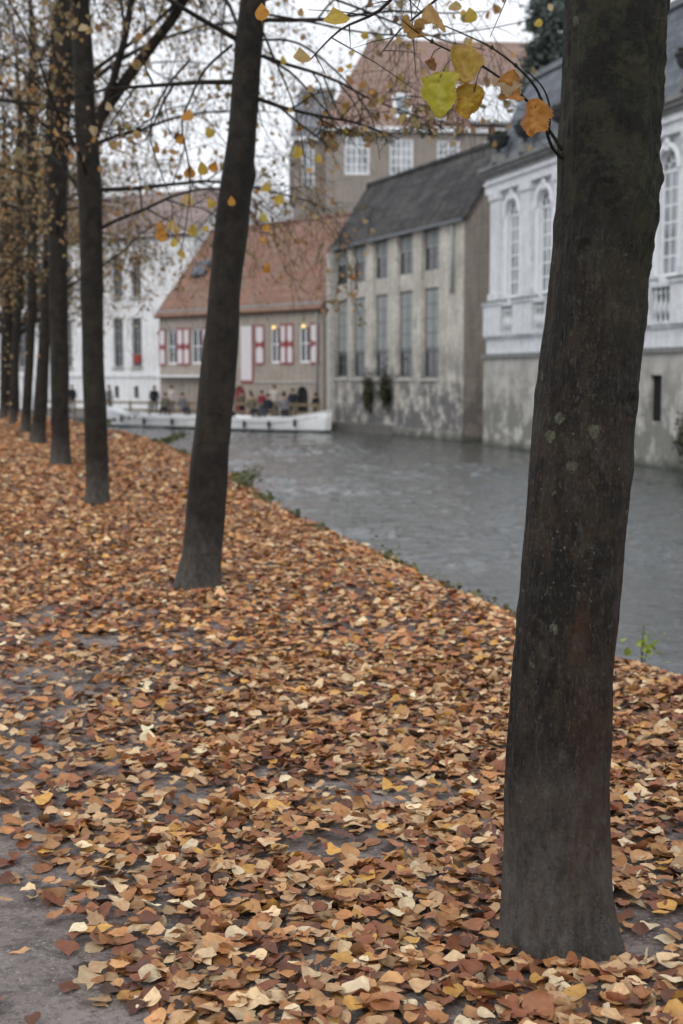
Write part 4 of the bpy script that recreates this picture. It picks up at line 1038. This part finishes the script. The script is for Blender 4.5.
# ------------------------------------------------------------------ boats
def boat(cx, cy, L, W, ang, label, cushions):
    r = empty('boat', (cx, cy, WZ), ang); tag(r, label, 'boat', 'white open boats moored at the quay')
    m = MB(); NS, NP = 24, 17; 
    def sec(t):
        w = W/2*(1-abs(2*t-1)**2.6*(1 if t > .5 else .55))**.8; h = .66+.42*max(0, (t-.55)/.45)**2+.10*max(0, (.3-t)/.3)**2
        return w, h
    for i in range(NS+1):
        t = i/NS; w, h = sec(t); x = (t-.5)*L
        for j in range(NP):
            s = j/(NP-1)*2-1; y = math.copysign(abs(s)**.6, s)*w; z = -.28 + (h+.28)*abs(s)**2.4
            m.v.append((x + (.25*abs(s)*max(0,(t-.85)/.15)), y, z))
    for i in range(NS):
        for j in range(NP-1):
            a = i*NP+j; z_ = (m.v[a][2]+m.v[a+1][2])/2; m.f.append((a, a+NP, a+NP+1, a+1)); m.m.append(0)
    m.face([m.v[j] for j in range(NP)], 0)
    hull = m.build('hull', [boat_white, boat_dark], r, True)
    sol = hull.modifiers.new('thick', 'SOLIDIFY'); sol.thickness = .04; sol.offset = 1
    g = MB()
    for sd in (-1, 1):
        pts = []
        for i in range(NS+1):
            t = i/NS; w, h = sec(t); pts.append(((t-.5)*L+.25*max(0,(t-.85)/.15), sd*w*1.01, h+.01))
        g.tube(pts, .035, 6)
    g.build('gunwale', trim_white, r, True)
    g = MB()
    for sd in (-1, 1): g.tube([((i/NS-.5)*L+.2*max(0,(i/NS-.85)/.15), sd*(sec(i/NS)[0]*.985), sec(i/NS)[1]-.17) for i in range(NS+1)], .016, 5)
    g.build('rubbing_strake', iron, r, True)
    d = MB(); w, h = sec(.86)
    k0 = int(NS*.80); 
    for i in range(k0, NS):
        (w0, h0), (w1, h1) = sec(i/NS), sec((i+1)/NS); xa, xb = (i/NS-.5)*L, ((i+1)/NS-.5)*L; d.face([(xa,-w0,h0-.03),(xb,-w1,h1-.03),(xb,w1,h1-.03),(xa,w0,h0-.03)])
    d.build('foredeck', boat_white, r)
    for k in range(4):
        x = (-.36+.27*k*.75)*L; w, h = sec(x/L+.5); b = MB(); b.box(x, x+.34, -w*.8, w*.8, .42, .48); bn = b.build('bench', wood_rail, r)
        if cushions: c = MB(); c.box(x-.02, x+.36, -w*.74, w*.74, .482, .60); c.build('cushion', boat_red, bn)
    f = MB(); f.box(-L*.36, L*.26, -W*.26, W*.26, .08, .11); f.build('floorboard', wood_rail, r)
    for q in (-.2, .05, .28):
        w, h = sec(q+.5); fd = MB()
        for sd in (-1, 1): fd.lathe([(0,-.2),(.07,-.16),(.08,0),(.07,.16),(0,.2)], 8, (q*L, sd*(w+.07), h-.28))
        fd.build('fender', iron, r, True)
    mt = MB(); mt.box(-L*.5+.1, -L*.5+.45, -.15, .15, .55, .95); mt.box(-L*.5+.0, -L*.5+.3, -.1, .1, -.2, .55); mt.build('motor', iron, r)
    return r
ang = math.atan2(.53, -.85)
b1 = boat(-9.55, 74.7, 7.4, 2.0, ang, 'white open boat moored left, its raised bow beside the forked tree trunk', True)
b2 = boat(-3.25, 69.7, 6.1, 2.0, ang+math.pi, 'white open boat moored right, under the corner of the grey canal house', True)
# red tarpaulin heap near the stern of the right boat
m = MB(); m.lathe([(.75,0),(.7,.18),(.5,.34),(.2,.42),(0,.44)], 14)
o = m.build('tarpaulin', boat_red, smooth=True, loc=(-1.9, 69.35, WZ+.37)); o.scale = (1,.55,1); tag(o, 'folded red tarpaulin lying in the right boat', 'tarpaulin')

# quay railing
qd = Vector((-.848,.53,0)); q0 = Vector((-1.2,69.95,QZ)); r = empty('railing', q0, math.atan2(qd.y, qd.x)); tag(r, 'low weathered wooden railing along the quay edge behind the boats', 'railing')
for k in range(15):
    m = MB(); m.box(k*1.35-.05, k*1.35+.05, -.05, .05, 0, .95); m.build('post', wood_rail, r)
for z in (.86, .45):
    m = MB(); m.box(-.1, 19.1, -.052-.03, -.052, z-.06, z+.06); m.build('rail', wood_rail, r)

# ------------------------------------------------------------------ people on the quay
skin = plain('skin', (.5,.32,.24), .6, .1); hairm = plain('dark_hair', (.03,.02,.015), .7, .3)
def cloth(c, nm): return plain(nm, c, .9, .3, 8)
navy = cloth((.02,.025,.035), 'navy_cloth'); pale = cloth((.55,.5,.47), 'pale_cloth'); redc = cloth((.22,.04,.05), 'red_cloth'); olive = cloth((.16,.15,.11), 'olive_cloth'); jeans = cloth((.05,.06,.09), 'denim_cloth'); grey_c = cloth((.2,.2,.21), 'grey_cloth'); tanc = cloth((.4,.33,.22), 'tan_cloth')
def person(loc, top, leg, label, rz_=0., sit=False, h=1.72, bag=None):
    r = empty('person', loc, rz_); tag(r, label, 'person', 'people on the far quay and in the boats')
    s = h/1.72
    J = {'pel': (0,0,.95), 'wai': (0,.01,1.1), 'che': (0,.0,1.32), 'nek': (0,.01,1.47), 'hd0': (0,-.01,1.56), 'hd1': (0,-.01,1.66)}
    Rd = {'pel': .15, 'wai': .135, 'che': .16, 'nek': .06, 'hd0': .085, 'hd1': .09}
    E = [('pel','wai'),('wai','che'),('che','nek'),('nek','hd0'),('hd0','hd1')]
    for sd, nm in ((-1,'l'),(1,'r')):
        J['sh'+nm] = (sd*.17,0,1.4); J['el'+nm] = (sd*.25,.04,1.14); J['wr'+nm] = (sd*.22,-.12,.95); J['ha'+nm] = (sd*.21,-.17,.88)
        Rd['sh'+nm] = .07; Rd['el'+nm] = .05; Rd['wr'+nm] = .035; Rd['ha'+nm] = .038
        if sit: J['kn'+nm] = (sd*.12,-.42,.95); J['an'+nm] = (sd*.12,-.46,.55); J['fo'+nm] = (sd*.12,-.6,.5)
        else: J['kn'+nm] = (sd*.11,-.02,.52); J['an'+nm] = (sd*.12,.03,.1); J['fo'+nm] = (sd*.13,-.13,.045)
        J['hp'+nm] = (sd*.09,0,.88); Rd['hp'+nm] = .1
        Rd['kn'+nm] = .07; Rd['an'+nm] = .05; Rd['fo'+nm] = .04
        E += [('che','sh'+nm),('sh'+nm,'el'+nm),('el'+nm,'wr'+nm),('wr'+nm,'ha'+nm),('pel','hp'+nm),('hp'+nm,'kn'+nm),('kn'+nm,'an'+nm),('an'+nm,'fo'+nm)]
    keys = list(J); dz = -.5 if sit else 0
    me = bpy.data.meshes.new('body'); me.from_pydata([tuple(Vector((J[k][0], J[k][1], J[k][2]+dz))*s) for k in keys], [(keys.index(a), keys.index(b)) for a, b in E], [])
    o = bpy.data.objects.new('body', me); COL.objects.link(o); o.parent = r
    sm = o.modifiers.new('skin', 'SKIN'); sv = me.skin_vertices[0].data
    for i, k in enumerate(keys): q_ = 1.3 if k in ('pel','wai','che','shl','shr','ell','elr','hpl','hpr') else 1.08; sv[i].radius = (Rd[k]*s*q_, Rd[k]*s*q_*(.85 if k in ('pel','wai','che') else 1)); 
    sv[0].use_root = True
    o.modifiers.new('sub', 'SUBSURF').levels = 1
    dg = bpy.context.evaluated_depsgraph_get(); dg.update(); ev = o.evaluated_get(dg); nm_ = bpy.data.meshes.new_from_object(ev)
    o.modifiers.clear(); o.data = nm_; nm_.materials.clear()
    for mt in (top, leg, skin): nm_.materials.append(mt)
    for p in nm_.polygons:
        c = p.center/s; z = c.z-dz; p.use_smooth = True
        hand = abs(c.x) > .17 and z < .96 and c.y < -.1 and not (sit and c.y < -.25)
        p.material_index = 2 if (z > 1.48 or hand) else (0 if (z > .9 and not (sit and c.y < -.2 and z < 1.04)) else 1)
    m = MB(); m.lathe([(0,.115),(.05,.108),(.09,.07),(.104,.02),(.100,-.03),(.085,-.05)], 12, (0, .012*s, (1.645+dz)*s)); m.build('hair', hairm, r, True)
    m = MB(); m.tube([(0,-.098*s,(1.63+dz)*s),(0,-.115*s,(1.60+dz)*s),(0,-.096*s,(1.595+dz)*s)], .012, 5)
    for sd in (-1,1): m.lathe([(0,-.02),(.014,0),(0,.02)], 6, (sd*.098*s,0,(1.62+dz)*s))
    m.build('nose_and_ears', skin, r, True)
    if bag: m = MB(); m.box(.2,.34,-.1,.12,.75,1.02); m.build('bag', bag, r)
    return r
def qp(px, Y): return Vector(((px-CX)/F*Y, Y, QZ))
person(qp(155,79.5), navy, jeans, 'person in a dark coat standing on the quay behind the left boat', .3)
person(qp(172,80.5), pale, grey_c, 'person with dark hair in a pale coat right of the dark coated person', -.4)
person(qp(110,84.5), grey_c, navy, 'person in grey walking below the white house near the boat bow', 1.2)
person(qp(73,86.5), navy, navy, 'person in dark clothes at the foot of the white house between two trunks', .6)
person(qp(203,79.5), olive, jeans, 'person in olive, mostly hidden behind the leaning tree trunk', .2)
person(qp(274.5,76.0), pale, jeans, 'tall person in a pale coat standing behind the right boat near the arched window', .1, h=1.78)
person(qp(262,74.5), redc, jeans, 'person in a red jacket on the quay behind the right boat', -.3, h=1.5)
person(qp(251,75.0), tanc, grey_c, 'person in a tan coat left of the red jacketed person', .4, h=1.48)
person(qp(242,76.0), olive, navy, 'person in olive beside the red arched door', .8, h=1.5)
person(qp(284,74.5), tanc, navy, 'person in a tan jacket right of the tall pale coated person', -.6, h=1.45)
person(qp(316,71.4), navy, navy, 'person in dark clothes at the corner of the grey canal house', .6, h=1.4)

bz = WZ-.06
def bp(px, Y): return Vector(((px-CX)/F*Y, Y, WZ+.62))
person(bp(252,70.9), olive, navy, 'seated person in olive at the left end of the right boat', .5, True)
person(bp(268,70.3), navy, jeans, 'seated person in navy in the middle of the right boat', -.5, True)
person(bp(284,70.0), grey_c, navy, 'seated person in grey in the right boat near the red tarpaulin', .2, True)
person(bp(183,74.4), grey_c, jeans, 'seated person in grey in the left boat, just left of the leaning trunk', .7, True)
person(bp(166,74.8), olive, navy, 'seated person in olive in the left boat under the dark coated person', -.2, True)
person(qp(293,72.9), navy, navy, 'person in dark clothes standing below the arched window by the railing', -.2, h=1.62)

# ------------------------------------------------------------------ plants at the water
def plant(name, c, n_, spread, sz, pal, label, seed, cat='plant', flat=None, group=None, stems=True):
    r = empty(name, c); tag(r, label, cat, group); r2 = np.random.default_rng(seed)
    pos = r2.normal(0, 1, (n_, 3))*np.array(spread)
    if flat is None: pos[:, 2] = np.abs(pos[:, 2])+.02
    col = pal[r2.integers(0, len(pal), n_)]*r2.uniform(.6, 1.4, (n_, 1))
    if stems:
        m = MB()
        for k in range(0, n_, 9): m.tube([(pos[k,0]*.2, pos[k,1]*.2, -.05), tuple(pos[k])], [.006, .002], 3, False)
        m.build('stem', bark_far, r)
    scatter('foliage', pos, r2.uniform(sz[0], sz[1], n_), r2.uniform(0, 6.28, n_), r2.normal(0, .7, (n_, 2)), col, green_m, 4, r2, 6, r)
    return r
GR_ = np.array([(.12,.14,.06),(.19,.19,.08),(.08,.10,.04)]); IV = np.array([(.04,.055,.025),(.07,.08,.04),(.10,.095,.05),(.03,.04,.02)])
def ep(y, dx=-.1): return Vector((edge_x(y)+dx, y, -.08))
plant('weed_clump', ep(21.5), 300, (.14,1.6,.035), (.04,.08), GR_, 'green weeds on the bank edge right of the leaning tree foot', 41, group='weeds on the bank edge')
plant('weed_clump', ep(12.2), 90, (.08,.7,.035), (.03,.06), GR_, 'sparse green weeds on the bank edge midway to the large near trunk', 42, group='weeds on the bank edge')
plant('weed_clump', ep(8.2,.05), 26, (.05,.14,.09), (.03,.06), np.array([(.2,.32,.04),(.28,.36,.05)]), 'small bright green sprig on the bank edge right of the near trunk', 43, group='weeds on the bank edge')
plant('weed_clump', ep(34, .0), 200, (.12,3.0,.025), (.08,.16), GR_*.8, 'dull green weeds on the bank edge right of the forked tree', 44, group='weeds on the bank edge')
plant('weed_clump', ep(46, .0), 200, (.2,3,.03), (.1,.2), GR_*.8, 'dull green weeds on the farthest bank edge below the bow of the left boat', 45, group='weeds on the bank edge')
r2 = np.random.default_rng(77); P_ = []
for k in range(5200):
    y = r2.uniform(8.5, 46); 
    if mn.noise(Vector((y*.55, 9, 1))) + .5*mn.noise(Vector((y*1.9, 3, 1))) < .02: continue
    P_.append((edge_x(y) - .06 + r2.normal(0, .07), y, -.13 + abs(r2.normal(0, .04))))
P_ = np.array(P_); n_ = len(P_); cg = np.concatenate([GR_, np.array([(.22,.19,.09),(.16,.13,.07)])])
tag(scatter('grass', P_, r2.uniform(.03, .07, n_)*(1+P_[:, 1]/50), r2.uniform(0, 6.28, n_), r2.normal(0, .8, (n_, 2)), cg[r2.integers(0, 5, n_)]*r2.uniform(.7, 1.3, (n_, 1)), green_m, 4, r2, 8), 'low patchy green growth along the edge of the leaf covered bank', 'grass', kind='stuff')
def gp(t, z, off=.12): # point on grey facade
    nrm = Vector((-.933,-.36)); return Vector((G.x+ga.x*t+nrm.x*off, G.y+ga.y*t+nrm.y*off, z))
plant('ivy', gp(10.2,.75), 1100, (.12,.60,.42), (.08,.16), IV, 'brown green ivy hanging on the grey canal house wall under its middle windows', 46, flat=1)
plant('ivy', gp(8.0,.85), 900, (.14,.36,.42), (.08,.16), IV, 'dark green ivy clump hanging under the fourth window of the grey canal house', 47, flat=1)
plant('ivy', Vector((A.x+.269*16.3-.963*.35, A.y-.963*16.3-.269*.35, -.15)), 700, (.15,.45,.38), (.06,.13), IV, 'dark ivy tuft on the weathered base of the white hall at the right edge', 48, flat=1)

# ------------------------------------------------------------------ light, sky, camera
SUN_EL, SUN_AZ = 42, 200
w = bpy.data.worlds.new('World'); scene.world = w; w.use_nodes = True; nt = w.node_tree
bg = nt.nodes['Background']; sky = nt.nodes.new('ShaderNodeTexSky'); sky.sky_type = 'NISHITA'; sky.sun_disc = False
sky.sun_elevation = R(SUN_EL); sky.sun_rotation = R(SUN_AZ); sky.air_density = 1; sky.dust_density = 4
tc_ = nt.nodes.new('ShaderNodeTexCoord'); no = nt.nodes.new('ShaderNodeTexNoise'); no.inputs['Scale'].default_value = 2.2; no.inputs['Detail'].default_value = 6
nt.links.new(tc_.outputs['Generated'], no.inputs['Vector'])
cr = nt.nodes.new('ShaderNodeMix'); cr.data_type = 'RGBA'; cr.inputs[6].default_value = (8.2, 8.4, 8.9, 1); cr.inputs[7].default_value = (9.8, 9.9, 10.2, 1)
nt.links.new(no.outputs['Fac'], cr.inputs[0])
mx = nt.nodes.new('ShaderNodeMix'); mx.data_type = 'RGBA'; mx.inputs[0].default_value = .88
nt.links.new(sky.outputs[0], mx.inputs[6]); nt.links.new(cr.outputs[2], mx.inputs[7]); nt.links.new(mx.outputs[2], bg.inputs[0]); bg.inputs[1].default_value = .1
sd = bpy.data.lights.new('sun', 'SUN'); sd.energy = .7; sd.angle = R(25); sd.color = (1,.96,.9); so = bpy.data.objects.new('sun', sd); COL.objects.link(so)
# Nishita sun azimuth: rotation 0 = +Y, clockwise seen from above
az = R(SUN_AZ); el = R(SUN_EL); dirv = Vector((math.sin(az)*math.cos(el), math.cos(az)*math.cos(el), math.sin(el)))
so.rotation_euler = dirv.to_track_quat('Z', 'Y').to_euler()
cd = bpy.data.cameras.new('camera'); cam = bpy.data.objects.new('camera', cd); COL.objects.link(cam); scene.camera = cam
cam.location = (0, 0, CAMZ); cam.rotation_euler = (R(90)-PITCH, 0, 0)
cd.sensor_fit = 'VERTICAL'; cd.sensor_height = 36; cd.sensor_width = 24; cd.lens = 36*F/1024; cd.clip_end = 3000; cd.clip_start = .05
cd.dof.use_dof = True; cd.dof.focus_distance = 4.1; cd.dof.aperture_fstop = 3.8
vs = scene.view_settings; vs.view_transform = 'Standard'; vs.look = 'None'; vs.exposure = .42; vs.gamma = 1; vs.use_curve_mapping = False
scene.render.engine = 'CYCLES'; scene.cycles.use_denoising = True; scene.cycles.denoising_prefilter = 'ACCURATE'; scene.cycles.denoising_input_passes = 'RGB_ALBEDO_NORMAL'; scene.cycles.max_bounces = 6; scene.cycles.diffuse_bounces = 3; scene.cycles.glossy_bounces = 3; scene.cycles.transparent_max_bounces = 4
bpy.context.view_layer.update()
